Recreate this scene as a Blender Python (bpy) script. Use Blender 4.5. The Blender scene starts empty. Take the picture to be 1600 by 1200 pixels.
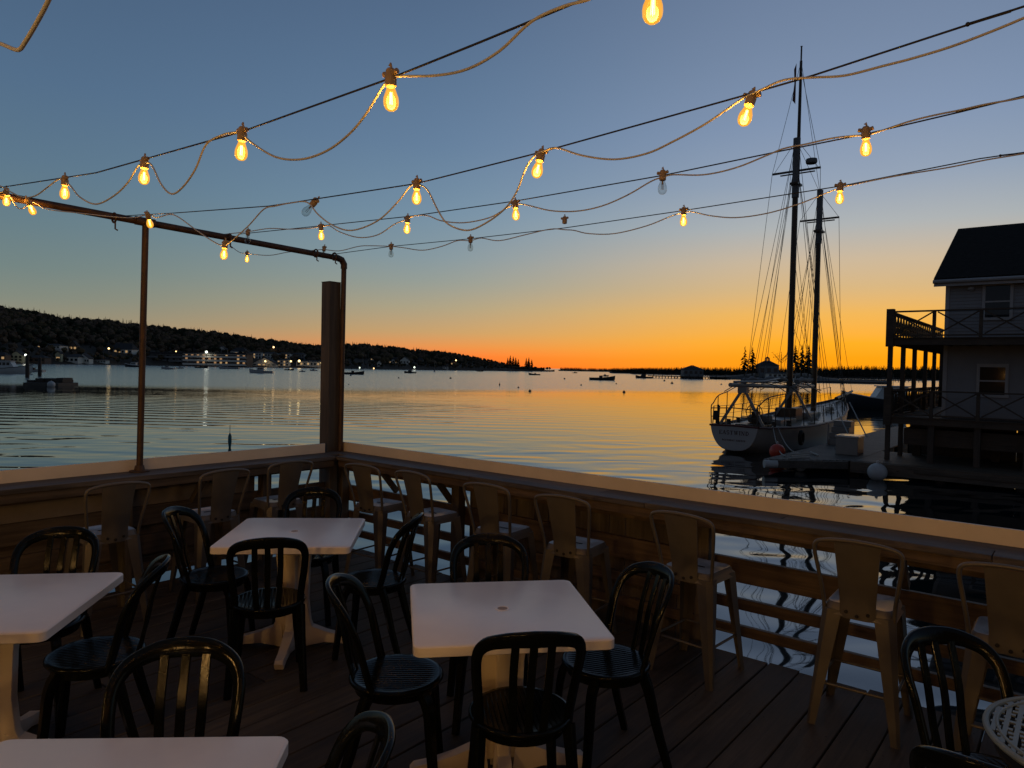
import bpy, bmesh, math, random
from mathutils import Vector, Matrix
R = random.Random(7)
PI = math.pi
S = bpy.context.scene
C = S.collection

# ------------------------------------------------------------------ camera model
HC = 1.8                       # eye height over the deck (deck top is z = 0)
WZ = -1.6                      # water level
F = 1110.0                     # focal length in pixels of the 1600 px wide photograph
ROLL, A, PITCH = math.radians(1.2), math.radians(38.9), math.atan(26 / 1110)
ca, sa = math.cos(A), math.sin(A)
fw0, up0, rt0 = Vector((ca, sa, 0)), Vector((0, 0, 1)), Vector((sa, -ca, 0))
FW = fw0 * math.cos(PITCH) - up0 * math.sin(PITCH)
UP = up0 * math.cos(PITCH) + fw0 * math.sin(PITCH)
RT = rt0 * math.cos(ROLL) + UP * math.sin(ROLL)
UP = UP * math.cos(ROLL) - rt0 * math.sin(ROLL)
EYE = Vector((0, 0, HC))
def ray(x, y): return FW + RT * ((x - 800) / F) + UP * ((600 - y) / F)
def on_z(x, y, z):
    d = ray(x, y); return EYE + d * ((z - HC) / d.z)
def on_x(x, y, X):
    d = ray(x, y); return EYE + d * (X / d.x)
def at_d(x, y, dep): return EYE + ray(x, y) * dep
def yh(x): return 574 + .02095 * (x - 800)
def wat(x, y): return on_z(x, y, WZ)
def dep(p): return (Vector(p) - EYE).dot(FW)

cam = bpy.data.cameras.new('camera'); co = bpy.data.objects.new('camera', cam); C.objects.link(co)
M = Matrix((RT, UP, -FW)).transposed().to_4x4(); M.translation = EYE
co.matrix_world = M
cam.sensor_width = 36; cam.lens = F / 1600 * 36; cam.clip_start = .05; cam.clip_end = 9000
S.camera = co

# ------------------------------------------------------------------ mesh helpers
class MB:
    def __init__(s): s.v = []; s.f = []; s.m = []
    def add(s, vs, fs, mi=0):
        b = len(s.v); s.v += [tuple(p) for p in vs]
        s.f += [tuple(b + i for i in q) for q in fs]; s.m += [mi] * len(fs); return s
    def box(s, c, d, rot=0, mi=0):
        c = Vector(c); hx, hy, hz = d[0] / 2, d[1] / 2, d[2] / 2
        m = rot if isinstance(rot, Matrix) else Matrix.Rotation(rot, 3, 'Z')
        vs = [c + m @ Vector((x * hx, y * hy, z * hz)) for x in (-1, 1) for y in (-1, 1) for z in (-1, 1)]
        return s.add(vs, [(0, 1, 3, 2), (4, 6, 7, 5), (0, 4, 5, 1), (2, 3, 7, 6), (0, 2, 6, 4), (1, 5, 7, 3)], mi)
    def b2(s, x0, x1, y0, y1, z0, z1, mi=0):
        return s.box(((x0 + x1) / 2, (y0 + y1) / 2, (z0 + z1) / 2), (abs(x1 - x0), abs(y1 - y0), abs(z1 - z0)), 0, mi)
    def beam(s, p0, p1, w, h, w1=None, h1=None, up=(0, 0, 1), mi=0):
        p0, p1 = Vector(p0), Vector(p1); t = (p1 - p0).normalized(); up = Vector(up)
        if abs(t.dot(up)) > .98: up = Vector((1, 0, 0))
        sd = t.cross(up).normalized(); u = sd.cross(t)
        w1 = w if w1 is None else w1; h1 = h if h1 is None else h1
        vs = []
        for p, a, b in ((p0, w, h), (p1, w1, h1)):
            vs += [p + sd * x * a / 2 + u * y * b / 2 for x, y in ((-1, -1), (1, -1), (1, 1), (-1, 1))]
        return s.add(vs, [(3, 2, 1, 0), (4, 5, 6, 7), (0, 1, 5, 4), (1, 2, 6, 5), (2, 3, 7, 6), (3, 0, 4, 7)], mi)
    def tube(s, pts, r, n=8, mi=0, closed=False):
        pts = [Vector(p) for p in pts]; k = len(pts)
        rs = r if isinstance(r, (list, tuple)) else [r] * k
        t0 = (pts[1] - pts[0]).normalized()
        u = t0.cross(Vector((0, 0, 1)) if abs(t0.z) < .9 else Vector((1, 0, 0))).normalized()
        vs = []
        for i, p in enumerate(pts):
            a = pts[max(i - 1, 0)]; b = pts[min(i + 1, k - 1)]
            if closed: a = pts[i - 1]; b = pts[(i + 1) % k]
            t = (b - a).normalized(); u = (u - t * u.dot(t)).normalized(); w = t.cross(u)
            vs += [p + (u * math.cos(q) + w * math.sin(q)) * rs[i] for q in (2 * PI * j / n for j in range(n))]
        fs = []
        for i in range(k if closed else k - 1):
            for j in range(n):
                a, b = i * n, ((i + 1) % k) * n
                fs.append((a + j, a + (j + 1) % n, b + (j + 1) % n, b + j))
        if not closed: fs += [tuple(range(n))[::-1], tuple((k - 1) * n + j for j in range(n))]
        return s.add(vs, fs, mi)
    def sweep(s, pts, W, T, N, mi=0, closed=False):
        # rectangular section with soft corners: W across (along tangent x N), T along N
        pts = [Vector(p) for p in pts]; k = len(pts); vs = []
        sec = [(-.5, -.25), (-.42, -.5), (.42, -.5), (.5, -.25), (.5, .25), (.42, .5), (-.42, .5), (-.5, .25)]
        for i, p in enumerate(pts):
            t = (pts[min(i + 1, k - 1)] - pts[max(i - 1, 0)]).normalized()
            nn = Vector(N[i]); nn = (nn - t * nn.dot(t)).normalized(); b = t.cross(nn)
            vs += [p + b * x * W[i] + nn * y * T[i] for x, y in sec]
        n = 8; fs = []
        for i in range(k - 1):
            for j in range(n): fs.append((i * n + j, i * n + (j + 1) % n, (i + 1) * n + (j + 1) % n, (i + 1) * n + j))
        fs += [tuple(range(n))[::-1], tuple((k - 1) * n + j for j in range(n))]
        return s.add(vs, fs, mi)
    def lathe(s, prof, n=16, c=(0, 0, 0), m=None, mi=0, sx=1, sy=1):
        c = Vector(c); vs = []
        for r, z in prof:
            for j in range(n):
                q = 2 * PI * j / n; p = Vector((r * math.cos(q) * sx, r * math.sin(q) * sy, z))
                vs.append(c + (m @ p if m else p))
        fs = []
        for i in range(len(prof) - 1):
            for j in range(n): fs.append((i * n + j, i * n + (j + 1) % n, (i + 1) * n + (j + 1) % n, (i + 1) * n + j))
        fs += [tuple(range(n))[::-1], tuple((len(prof) - 1) * n + j for j in range(n))]
        return s.add(vs, fs, mi)
    def ball(s, c, r, n=12, mi=0, sz=1, m=None):
        return s.lathe([(r * math.sin(PI * i / 8) + 1e-4, -r * sz * math.cos(PI * i / 8)) for i in range(9)], n, c, m, mi)
    def prism(s, poly, org, ex, ey, ez, mi=0):
        # poly in (ex, ey) plane, extruded by vector ez
        org, ex, ey, ez = Vector(org), Vector(ex), Vector(ey), Vector(ez); n = len(poly)
        vs = [org + ex * x + ey * y for x, y in poly] + [org + ex * x + ey * y + ez for x, y in poly]
        fs = [tuple(range(n))[::-1], tuple(range(n, 2 * n))] + [(i, (i + 1) % n, n + (i + 1) % n, n + i) for i in range(n)]
        return s.add(vs, fs, mi)
    def quad(s, a, b, c, d, mi=0): return s.add([a, b, c, d], [(0, 1, 2, 3)], mi)
    def mesh(s, name, mats, bevel=0, seg=2, smooth=35):
        me = bpy.data.meshes.new(name); me.from_pydata(s.v, [], s.f)
        for m in (mats if isinstance(mats, (list, tuple)) else [mats]): me.materials.append(m)
        me.polygons.foreach_set('material_index', s.m)
        bm = bmesh.new(); bm.from_mesh(me)
        bmesh.ops.recalc_face_normals(bm, faces=bm.faces)
        if bevel:
            es = [e for e in bm.edges if len(e.link_faces) == 2 and e.calc_face_angle(0) > .5]
            bmesh.ops.bevel(bm, geom=es, offset=bevel, segments=seg, affect='EDGES', clamp_overlap=True, profile=.5)
        bm.to_mesh(me); bm.free()
        if smooth:
            me.polygons.foreach_set('use_smooth', [True] * len(me.polygons))
            me.set_sharp_from_angle(angle=math.radians(smooth))
        me.update(); return me
    def build(s, name, mats, parent=None, **k):
        o = bpy.data.objects.new(name, s.mesh(name, mats, **k)); C.objects.link(o)
        if parent: o.parent = parent
        if k.get('bevel') and k.get('smooth', 35): o.modifiers.new('weighted_normal', 'WEIGHTED_NORMAL').keep_sharp = True
        return o
def tag(o, label=None, cat=None, group=None, kind=None):
    if label: o['label'] = label
    if cat: o['category'] = cat
    if group: o['group'] = group
    if kind: o['kind'] = kind
    return o
def thing(name, label, cat, loc=(0, 0, 0), rz=0, group=None):
    o = bpy.data.objects.new(name, None); C.objects.link(o); o.empty_display_size = .1
    o.location = loc; o.rotation_euler = (0, 0, rz); return tag(o, label, cat, group)
def kids(o): return [c for c in bpy.data.objects if c.parent == o]
def copy_tree(o, parent=None):
    c = o.copy(); C.objects.link(c); c.parent = parent
    for ch in kids(o): copy_tree(ch, c)
    return c
def bez(pts, n=6):          # Catmull-Rom through points
    P = [Vector(p) for p in pts]; P = [2 * P[0] - P[1]] + P + [2 * P[-1] - P[-2]]; out = []
    for i in range(1, len(P) - 2):
        a, b, c, d = P[i - 1:i + 3]
        for j in range(n):
            t = j / n
            out.append(.5 * (2 * b + (c - a) * t + (2 * a - 5 * b + 4 * c - d) * t * t + (3 * b - a - 3 * c + d) * t ** 3))
    return out + [P[-2]]

# ------------------------------------------------------------------ materials
def srgb(r, g, b):
    return tuple((c / 255 / 12.92 if c / 255 <= .04045 else ((c / 255 + .055) / 1.055) ** 2.4) for c in (r, g, b)) + (1,)
def newmat(name):
    m = bpy.data.materials.new(name); m.use_nodes = True; nt = m.node_tree; nt.nodes.clear()
    return m, nt
class NT:
    def __init__(s, nt): s.nt = nt
    def n(s, t, **k):
        nd = s.nt.nodes.new(t)
        for a, b in k.items():
            if a == 'ins':
                for i, v in b.items(): 
                    if hasattr(v, 'is_output') or isinstance(v, bpy.types.NodeSocket): s.nt.links.new(v, nd.inputs[i])
                    else: nd.inputs[i].default_value = v
            else: setattr(nd, a, b)
        return nd
    def math(s, op, a, b=None, c=None, clamp=False):
        ins = {0: a}
        if b is not None: ins[1] = b
        if c is not None: ins[2] = c
        return s.n('ShaderNodeMath', operation=op, use_clamp=clamp, ins=ins).outputs[0]
    def ramp(s, fac, stops, interp='LINEAR'):
        r = s.n('ShaderNodeValToRGB', ins={0: fac}); cr = r.color_ramp; cr.interpolation = interp
        while len(cr.elements) < len(stops): cr.elements.new(.5)
        for e, (p, c) in zip(cr.elements, stops): e.position = p; e.color = c if len(c) == 4 else tuple(c) + (1,)
        return r.outputs[0]
    def mix(s, f, a, b, mode='MIX'):
        m = s.n('ShaderNodeMix', data_type='RGBA', blend_type=mode)
        for i, v in ((0, f), (6, a), (7, b)):
            if isinstance(v, bpy.types.NodeSocket): s.nt.links.new(v, m.inputs[i])
            else: m.inputs[i].default_value = v
        return m.outputs[2]
    def coord(s, scale=(1, 1, 1), rot=(0, 0, 0), out='Object'):
        tc = s.n('ShaderNodeTexCoord'); mp = s.n('ShaderNodeMapping', ins={0: tc.outputs[out], 2: rot, 3: scale}); return mp.outputs[0]
    def noise(s, vec, scale, detail=3, rough=.55, dist=0):
        return s.n('ShaderNodeTexNoise', ins={'Vector': vec, 'Scale': scale, 'Detail': detail, 'Roughness': rough, 'Distortion': dist}).outputs[0]
def c4(c): return tuple(c) + (1,) if len(c) == 3 else tuple(c)
def sc(c, k): return tuple(min(1, x * k) for x in c[:3]) + (1,)
def pmat(name, col, rough=.5, metal=0, var=.25, vscale=3, bump=0, bscale=30, spec=.5, island=0, coat=0, stretch=(1, 1, 1)):
    m, nt = newmat(name); N = NT(nt); col = c4(col)
    v = N.coord(stretch)
    nz = N.noise(v, vscale, 5, .6)
    f = N.ramp(nz, [(.3, (0, 0, 0)), (.7, (1, 1, 1))])
    base = N.mix(f, sc(col, 1 - var), sc(col, 1 + var))
    if island:
        g = N.n('ShaderNodeNewGeometry')
        k = N.math('MULTIPLY_ADD', g.outputs['Random Per Island'], 2 * island, 1 - island)
        base = N.mix(1.0, base, k, 'MULTIPLY')
    rr = N.math('MULTIPLY_ADD', nz, .25, rough - .1, clamp=True)
    p = N.n('ShaderNodeBsdfPrincipled', ins={'Base Color': base, 'Roughness': rr, 'Metallic': metal, 'Specular IOR Level': spec, 'Coat Weight': coat})
    if bump:
        b = N.n('ShaderNodeBump', ins={'Strength': 1.0, 'Distance': bump, 'Height': N.noise(v, bscale, 3)})
        nt.links.new(b.outputs[0], p.inputs['Normal'])
    o = N.n('ShaderNodeOutputMaterial'); nt.links.new(p.outputs[0], o.inputs[0]); return m
def wood(name, c1, c2, axis, rough=.65, bump=.0015, island=.22, spec=.35):
    m, nt = newmat(name); N = NT(nt)
    s = [14, 14, 14]; s[axis] = .7
    g = N.n('ShaderNodeNewGeometry'); rnd = g.outputs['Random Per Island']
    tc = N.n('ShaderNodeTexCoord')
    off = N.n('ShaderNodeVectorMath', operation='SCALE', ins={0: (7.3, 5.1, 9.7), 3: rnd})
    ad = N.n('ShaderNodeVectorMath', operation='ADD', ins={0: tc.outputs['Object'], 1: off.outputs[0]})
    mp = N.n('ShaderNodeMapping', ins={0: ad.outputs[0], 3: tuple(s)}).outputs[0]
    s2 = [2.2, 2.2, 2.2]; s2[axis] = .9
    mp2 = N.n('ShaderNodeMapping', ins={0: ad.outputs[0], 3: tuple(s2)}).outputs[0]
    gr = N.noise(mp, 2.2, 6, .65, .6); blot = N.noise(mp2, 1.6, 4, .6)
    f = N.math('ADD', N.math('MULTIPLY', gr, .6), N.math('MULTIPLY', blot, .4))
    col = N.ramp(f, [(.36, c4(c1)), (.52, tuple((a + b) / 2 for a, b in zip(c1, c2)) + (1,)), (.64, c4(c2))])
    k = N.math('MULTIPLY_ADD', rnd, 2 * island, 1 - island)
    col = N.mix(1.0, col, k, 'MULTIPLY')
    # knots
    vo = N.n('ShaderNodeTexVoronoi', ins={'Vector': N.n('ShaderNodeMapping', ins={0: ad.outputs[0], 3: tuple(3.2 if i != axis else 1.3 for i in range(3))}).outputs[0], 'Scale': 1.0})
    kn = N.ramp(vo.outputs['Distance'], [(.0, (.25, .25, .25)), (.05, (.45, .45, .45)), (.075, (1, 1, 1))])
    col = N.mix(.8, col, kn, 'MULTIPLY')
    p = N.n('ShaderNodeBsdfPrincipled', ins={'Base Color': col, 'Roughness': N.math('MULTIPLY_ADD', gr, .3, rough - .15), 'Specular IOR Level': spec})
    b = N.n('ShaderNodeBump', ins={'Strength': 1.0, 'Distance': bump, 'Height': gr}); nt.links.new(b.outputs[0], p.inputs['Normal'])
    o = N.n('ShaderNodeOutputMaterial'); nt.links.new(p.outputs[0], o.inputs[0]); return m
def emis(name, col, strength, addtrans=False):
    m, nt = newmat(name); N = NT(nt)
    e = N.n('ShaderNodeEmission', ins={0: c4(col), 1: strength}); sh = e.outputs[0]
    if addtrans:
        t = N.n('ShaderNodeBsdfTransparent'); a = N.n('ShaderNodeAddShader', ins={0: sh, 1: t.outputs[0]}); sh = a.outputs[0]
    o = N.n('ShaderNodeOutputMaterial'); nt.links.new(sh, o.inputs[0]); return m
def glassmat(name, tint, em=None, ems=0, emf=.5, rough=.03):
    m, nt = newmat(name); N = NT(nt)
    t = N.n('ShaderNodeBsdfTransparent', ins={0: c4(tint)}); sh = t.outputs[0]
    lw = N.n('ShaderNodeLayerWeight', ins={0: .35})
    if em:
        e = N.n('ShaderNodeEmission', ins={0: c4(em), 1: ems})
        mx = N.n('ShaderNodeMixShader', ins={0: emf, 1: sh, 2: e.outputs[0]}); sh = mx.outputs[0]
    g = N.n('ShaderNodeBsdfGlossy', ins={0: (.9, .9, .9, 1), 'Roughness': rough})
    mx = N.n('ShaderNodeMixShader', ins={0: N.math('MULTIPLY', lw.outputs['Facing'], .45), 1: sh, 2: g.outputs[0]})
    o = N.n('ShaderNodeOutputMaterial'); nt.links.new(mx.outputs[0], o.inputs[0]); return m
def panemat(name, col=(.015, .018, .022), lit=None, s=0):
    m, nt = newmat(name); N = NT(nt)
    p = N.n('ShaderNodeBsdfPrincipled', ins={'Base Color': c4(col), 'Roughness': .02, 'Specular IOR Level': .4})
    if lit:
        p.inputs['Emission Color'].default_value = c4(lit); p.inputs['Emission Strength'].default_value = s
    o = N.n('ShaderNodeOutputMaterial'); nt.links.new(p.outputs[0], o.inputs[0]); return m

m_deck = wood('deck_wood', (.024, .019, .014), (.085, .068, .050), 0, .62, .002, .3)
m_rx = wood('rail_wood_x', (.050, .038, .026), (.135, .105, .074), 0)
m_ry = wood('rail_wood_y', (.052, .036, .022), (.15, .105, .066), 1)
m_rz = wood('post_wood_z', (.052, .044, .036), (.125, .106, .084), 2)
m_ctx = wood('counter_wood_x', (.05, .045, .041), (.17, .15, .135), 0, .62, spec=.2)
m_cty = wood('counter_wood_y', (.05, .045, .041), (.17, .15, .135), 1, .62, spec=.2)
m_panel = wood('infill_wood', (.06, .048, .035), (.14, .115, .085), 2)
m_gray = pmat('gray_panel', (.2, .17, .14), .6, var=.2, vscale=4, bump=.001)
m_white = pmat('white_board', (.68, .61, .50), .5, var=.09, vscale=2.5, bump=.0004, bscale=60)
m_table = pmat('white_resin', (.80, .75, .69), .3, var=.08, vscale=2.2, bump=.00025, bscale=90)
m_tped = pmat('resin_pedestal', (.66, .58, .5), .42, var=.06, bump=.0004, bscale=70)
m_cap = pmat('tan_plug', (.3, .2, .12), .5, var=.15)
m_black = pmat('dark_green_resin', (.004, .0055, .0055), .13, var=.3, vscale=6, bump=.0004, bscale=120, spec=.17)
m_stool = pmat('tan_painted_steel', (.108, .099, .086), .42, metal=.25, var=.12, vscale=7, bump=.0003, bscale=80)
m_seat = pmat('worn_steel_seat', (.74, .72, .70), .34, metal=1, var=.15, vscale=9)
m_dark = pmat('dark_slot', (.008, .008, .008), .8, var=.1)
m_rust = pmat('rusty_pipe', (.07, .04, .025), .55, metal=.35, var=.45, vscale=11, bump=.0006, bscale=60)
m_cable = pmat('steel_cable', (.035, .035, .04), .5, metal=.5, var=.2, vscale=30)
m_cord = pmat('pale_cord', (.5, .52, .55), .75, var=.06, vscale=1)
m_sock = pmat('tan_socket', (.36, .26, .15), .5, var=.15, vscale=20)
m_bulb = glassmat('amber_bulb_glass', (1, .66, .2), (1, .47, .045), 1.35, .66)
m_fil = emis('filament', (1, .76, .3), 16, True)
m_clear = glassmat('clear_bulb_glass', (.86, .86, .84))
m_wire = pmat('filament_wire', (.25, .2, .15), .4, metal=.8)
m_sid = pmat('gray_clapboard', (.24, .245, .255), .6, var=.1, vscale=1.5)
m_trim = pmat('house_trim', (.34, .34, .34), .5, var=.1)
m_roof = pmat('dark_shingle', (.02, .018, .016), .95, var=.35, vscale=6, bump=.01, bscale=8, spec=.1)
m_pdk = wood('porch_wood', (.035, .025, .018), (.09, .065, .045), 1)
m_pile = wood('pile_wood', (.03, .023, .018), (.08, .06, .045), 2)
m_pier = wood('pier_wood', (.05, .038, .028), (.14, .105, .075), 1)
m_flt = wood('float_planks', (.045, .038, .031), (.13, .108, .088), 0)
m_pane = panemat('window_glass')
m_hull = pmat('schooner_white_paint', (.38, .365, .35), .4, var=.07, vscale=1.5, bump=.001, bscale=3)
m_red = pmat('oxblood_paint', (.10, .025, .018), .45, var=.2)
m_boot = pmat('bottom_paint', (.03, .012, .01), .6, var=.2)
m_mast = wood('varnished_mast', (.035, .02, .01), (.09, .05, .025), 2, .4, .0004)
m_sdeck = wood('schooner_deck', (.11, .09, .07), (.2, .165, .13), 0, .35)
m_cream = pmat('white_spar_paint', (.27, .26, .25), .4, var=.08)
m_rig = pmat('rigging_wire', (.05, .045, .04), .5, metal=.3)
m_steel = pmat('stainless_pipe', (.35, .34, .33), .3, metal=.8)
m_canvas = pmat('furled_canvas', (.16, .16, .16), .8, var=.25, bump=.01, bscale=9)
m_rope = pmat('pale_rope', (.42, .4, .36), .8, var=.2)
m_tyre = pmat('black_rubber', (.01, .01, .01), .7)
m_orange = pmat('red_orange_vinyl', (.5, .05, .02), .4, var=.15)
m_vinyl = pmat('white_vinyl', (.46, .45, .44), .45, var=.1)
m_boxw = pmat('white_dock_box', (.22, .21, .195), .4, var=.08)
m_lid = pmat('glossy_lid', (.5, .48, .45), .16, var=.08, spec=.8)
m_gold = pmat('dark_red_lettering', (.06, .015, .01), .5)
m_navy = pmat('navy_hull', (.012, .016, .022), .3, var=.1)
m_dkboat = pmat('dark_boat_paint', (.03, .028, .026), .5, var=.2)
m_bwhite = pmat('boat_white', (.55, .55, .53), .4, var=.1)
m_lattice = pmat('mosaic_enamel', (.19, .23, .215), .4, var=.12)
m_teal = pmat('teal_paint', (.0, .10, .12), .45, var=.15)
m_rock = pmat('dark_rock', (.05, .045, .04), .9, var=.4, vscale=.4)
m_hillg = pmat('hill_ground', (.04, .029, .019), .95, var=.4, vscale=.05)
m_conif = pmat('conifer_green', (.026, .030, .018), .9, var=.3, vscale=.1, island=.15, spec=.05)
m_decid = pmat('bare_branches', (.105, .074, .052), .95, var=.3, vscale=.04, island=.1, spec=.05)
m_leaf2 = pmat('late_leaves', (.095, .07, .04), .95, var=.3, vscale=.04, island=.1, spec=.05)
m_trunk = pmat('bark', (.035, .026, .018), .95)
m_hw = pmat('house_white', (.70, .66, .58), .6, var=.1)
m_hy = pmat('house_pale_yellow', (.5, .45, .28), .6, var=.1)
m_hb = pmat('house_brown', (.11, .07, .05), .7, var=.15)
m_hb2 = pmat('brown_clapboard', (.09, .065, .045), .7, var=.15)
m_hg = pmat('house_gray', (.17, .17, .17), .7, var=.12)
m_rf = pmat('far_roof', (.035, .033, .035), .85, var=.2)
m_lit = panemat('lit_window', (.2, .15, .08), (1, .62, .28), .36)
m_lit2 = panemat('dim_lit_window', (.1, .08, .05), (1, .55, .25), .28)
m_lampw = emis('white_lamp', (.9, 1, .8), 3)
m_lampy = emis('warm_lamp', (1, .72, .3), 3.2)
m_lampd = emis('small_warm_lamp', (1, .6, .25), 4)

# ------------------------------------------------------------------ sky
W = bpy.data.worlds.new('World'); S.world = W; W.use_nodes = True
wn = W.node_tree; wn.nodes.clear(); N = NT(wn)
tc = N.n('ShaderNodeTexCoord'); dv = N.n('ShaderNodeVectorMath', operation='NORMALIZE', ins={0: tc.outputs['Generated']})
sp = N.n('ShaderNodeSeparateXYZ', ins={0: dv.outputs[0]})
el = N.math('SQRT', N.math('MULTIPLY', N.math('ABSOLUTE', N.math('ARCSINE', sp.outputs[2])), 2 / PI))
cx = N.n('ShaderNodeCombineXYZ', ins={0: sp.outputs[0], 1: sp.outputs[1], 2: 0.0})
hn = N.n('ShaderNodeVectorMath', operation='NORMALIZE', ins={0: cx.outputs[0]})
SUN_AZ = A - math.atan(555 / F)
dt = N.n('ShaderNodeVectorMath', operation='DOT_PRODUCT', ins={0: hn.outputs[0], 1: (math.cos(SUN_AZ), math.sin(SUN_AZ), 0)})
az = N.math('MULTIPLY', N.math('ARCCOSINE', dt.outputs['Value']), 180 / PI)
def sky(stops): return N.ramp(el, [(math.sqrt(e / 90), srgb(*c)) for e, c in stops], 'LINEAR')
sun_r = sky([(0, (255, 148, 14)), (1.2, (255, 160, 18)), (2.3, (253, 171, 36)), (4.4, (236, 178, 86)), (6.3, (212, 178, 126)), (8.3, (199, 179, 151)), (10.8, (170, 174, 175)), (14, (144, 158, 177)), (18, (127, 145, 172)), (23, (114, 132, 159)), (28, (103, 121, 149)), (45, (74, 90, 112)), (90, (54, 66, 84))])
mid_r = sky([(0, (255, 98, 40)), (.8, (250, 124, 52)), (1.6, (230, 146, 76)), (2.7, (200, 158, 104)), (4.7, (172, 160, 130)), (6.7, (148, 155, 147)), (8.6, (132, 150, 157)), (12, (115, 141, 161)), (17, (99, 125, 153)), (22, (89, 114, 143)), (28, (79, 101, 130)), (40, (64, 81, 104)), (90, (52, 64, 82))])
lef_r = sky([(0, (168, 136, 104)), (2, (150, 139, 112)), (4, (127, 134, 122)), (6, (112, 129, 127)), (9, (100, 123, 132)), (13, (89, 115, 135)), (18, (80, 106, 133)), (26, (70, 93, 121)), (40, (56, 71, 92)), (90, (50, 62, 78))])
bak_r = sky([(0, (96, 92, 96)), (3, (88, 93, 102)), (8, (74, 86, 102)), (20, (60, 74, 94)), (40, (52, 65, 84)), (90, (50, 62, 78))])
def mr(a, b): return N.n('ShaderNodeMapRange', interpolation_type='SMOOTHSTEP', ins={0: az, 1: a, 2: b}).outputs[0]
c = N.mix(mr(2, 36), sun_r, mid_r); c = N.mix(mr(26, 64), c, lef_r); c = N.mix(mr(70, 130), c, bak_r)
bg = N.n('ShaderNodeBackground', ins={0: c, 1: 1.08}); wo = N.n('ShaderNodeOutputWorld'); wn.links.new(bg.outputs[0], wo.inputs[0])

# ------------------------------------------------------------------ water
m_water, nt = newmat('harbour_water'); N = NT(nt)
geo = N.n('ShaderNodeNewGeometry'); pos = geo.outputs['Position']
# rotate so that x runs across the view and y away from the deck
mp = N.n('ShaderNodeMapping', ins={0: pos, 2: (0, 0, PI / 2 - A)}).outputs[0]
xyz = N.n('ShaderNodeSeparateXYZ', ins={0: mp}); lat, fwd = xyz.outputs[0], xyz.outputs[1]
def mrange(v, a, b, c=0, d=1): return N.n('ShaderNodeMapRange', interpolation_type='SMOOTHSTEP', ins={0: v, 1: a, 2: b, 3: c, 4: d}).outputs[0]
def scl(x, y): return N.n('ShaderNodeMapping', ins={0: mp, 3: (x, y, 1)}).outputs[0]
patch = N.noise(scl(.012, .03), 1, 3, .5)
edge = N.math('ADD', fwd, N.math('MULTIPLY_ADD', patch, 60, -30))
ruff = mrange(N.math('ADD', edge, N.math('MULTIPLY', lat, -.38)), 92, 122)
swell = N.noise(scl(.45, .8), 1, 0, .4, .6)
ripple = N.noise(scl(1.3, 3.2), 1, 3, .5, .2)
chop = N.noise(scl(2.0, 4.5), 1, 3, .6)
ripm = N.math('MULTIPLY', mrange(fwd, 12, 40), N.math('MULTIPLY_ADD', N.noise(scl(.05, .16), 1, 2), 1.5, -.2, clamp=True))
wk = N.n('ShaderNodeTexWave', wave_type='BANDS', bands_direction='Y', ins={'Vector': N.n('ShaderNodeMapping', ins={0: mp, 2: (0, 0, .06), 3: (.35, 1, 1)}).outputs[0], 'Scale': .16, 'Distortion': 3.0, 'Detail': 2.0, 'Detail Scale': .6})
wkm = N.math('MULTIPLY', mrange(fwd, 30, 42), N.math('MULTIPLY', mrange(fwd, 75, 55), mrange(lat, 14, -14)))
h = N.math('MULTIPLY', swell, N.math('MULTIPLY_ADD', mrange(fwd, 14, 45), -.051, .062))
h = N.math('MULTIPLY_ADD', N.math('MULTIPLY', ripple, ripm), .008, h)
h = N.math('MULTIPLY_ADD', N.math('MULTIPLY', wk.outputs[1], wkm), .018, h)
h = N.math('MULTIPLY_ADD', N.math('MULTIPLY', chop, ruff), .026, h)
bp = N.n('ShaderNodeBump', ins={'Strength': 1.0, 'Distance': 1.0, 'Height': h})
fr = N.n('ShaderNodeFresnel', ins={0: 2.15, 1: bp.outputs[0]})
gl = N.n('ShaderNodeBsdfGlossy', ins={0: (.95, .95, .95, 1), 'Roughness': N.math('MULTIPLY_ADD', ruff, .13, .03), 'Normal': bp.outputs[0]})
df = N.n('ShaderNodeBsdfDiffuse', ins={0: (.006, .012, .014, 1)})
mx = N.n('ShaderNodeMixShader', ins={0: fr.outputs[0], 1: df.outputs[0], 2: gl.outputs[0]})
o = N.n('ShaderNodeOutputMaterial'); nt.links.new(mx.outputs[0], o.inputs[0])
mb = MB(); mb.add([(-6000, -6000, WZ), (6000, -6000, WZ), (6000, 6000, WZ), (-6000, 6000, WZ)], [(0, 1, 2, 3)])
tag(mb.build('water', m_water, smooth=0), kind='structure')

# ------------------------------------------------------------------ deck
mb = MB(); y = -3.6; PW = .188
while y < 5.75:
    x1 = 4.43 + R.uniform(-.03, .03); x = -4
    cut = R.uniform(-1, 2.4)
    for a, b in ((x, cut - .003), (cut + .003, x1)):
        mb.b2(a, b, y + .004, y + PW - .004, -.04, R.uniform(-.0015, .0015))
    y += PW
deck = tag(mb.build('deck_floor', m_deck, bevel=.004, seg=1), kind='structure')
mb = MB(); y = -.6
while y < 5.6:
    for x in (.1, 1.3, 2.5, 3.7, 4.25):
        for dy in (.035, PW - .035): 
            c_ = Vector((x + R.uniform(-.012, .012), y + (3.6 % PW) * 0 + dy + (-3.6 - round((-3.6 - y) / PW) * PW - y), .0022))
            mb.add([c_ + Vector((.0042 * math.cos(q), .0042 * math.sin(q), 0)) for q in (2 * PI * i / 6 for i in range(6))], [tuple(range(6))])
    y += PW
nails = mb.build('deck_nails', m_dark, smooth=0); nails.parent = deck; nails['kind'] = 'stuff'
mb = MB()
for x in (-3.5, -2.3, -1.1, .1, 1.3, 2.5, 3.7, 4.25): mb.b2(x - .03, x + .03, -3.6, 5.7, -.24, -.045)
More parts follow.
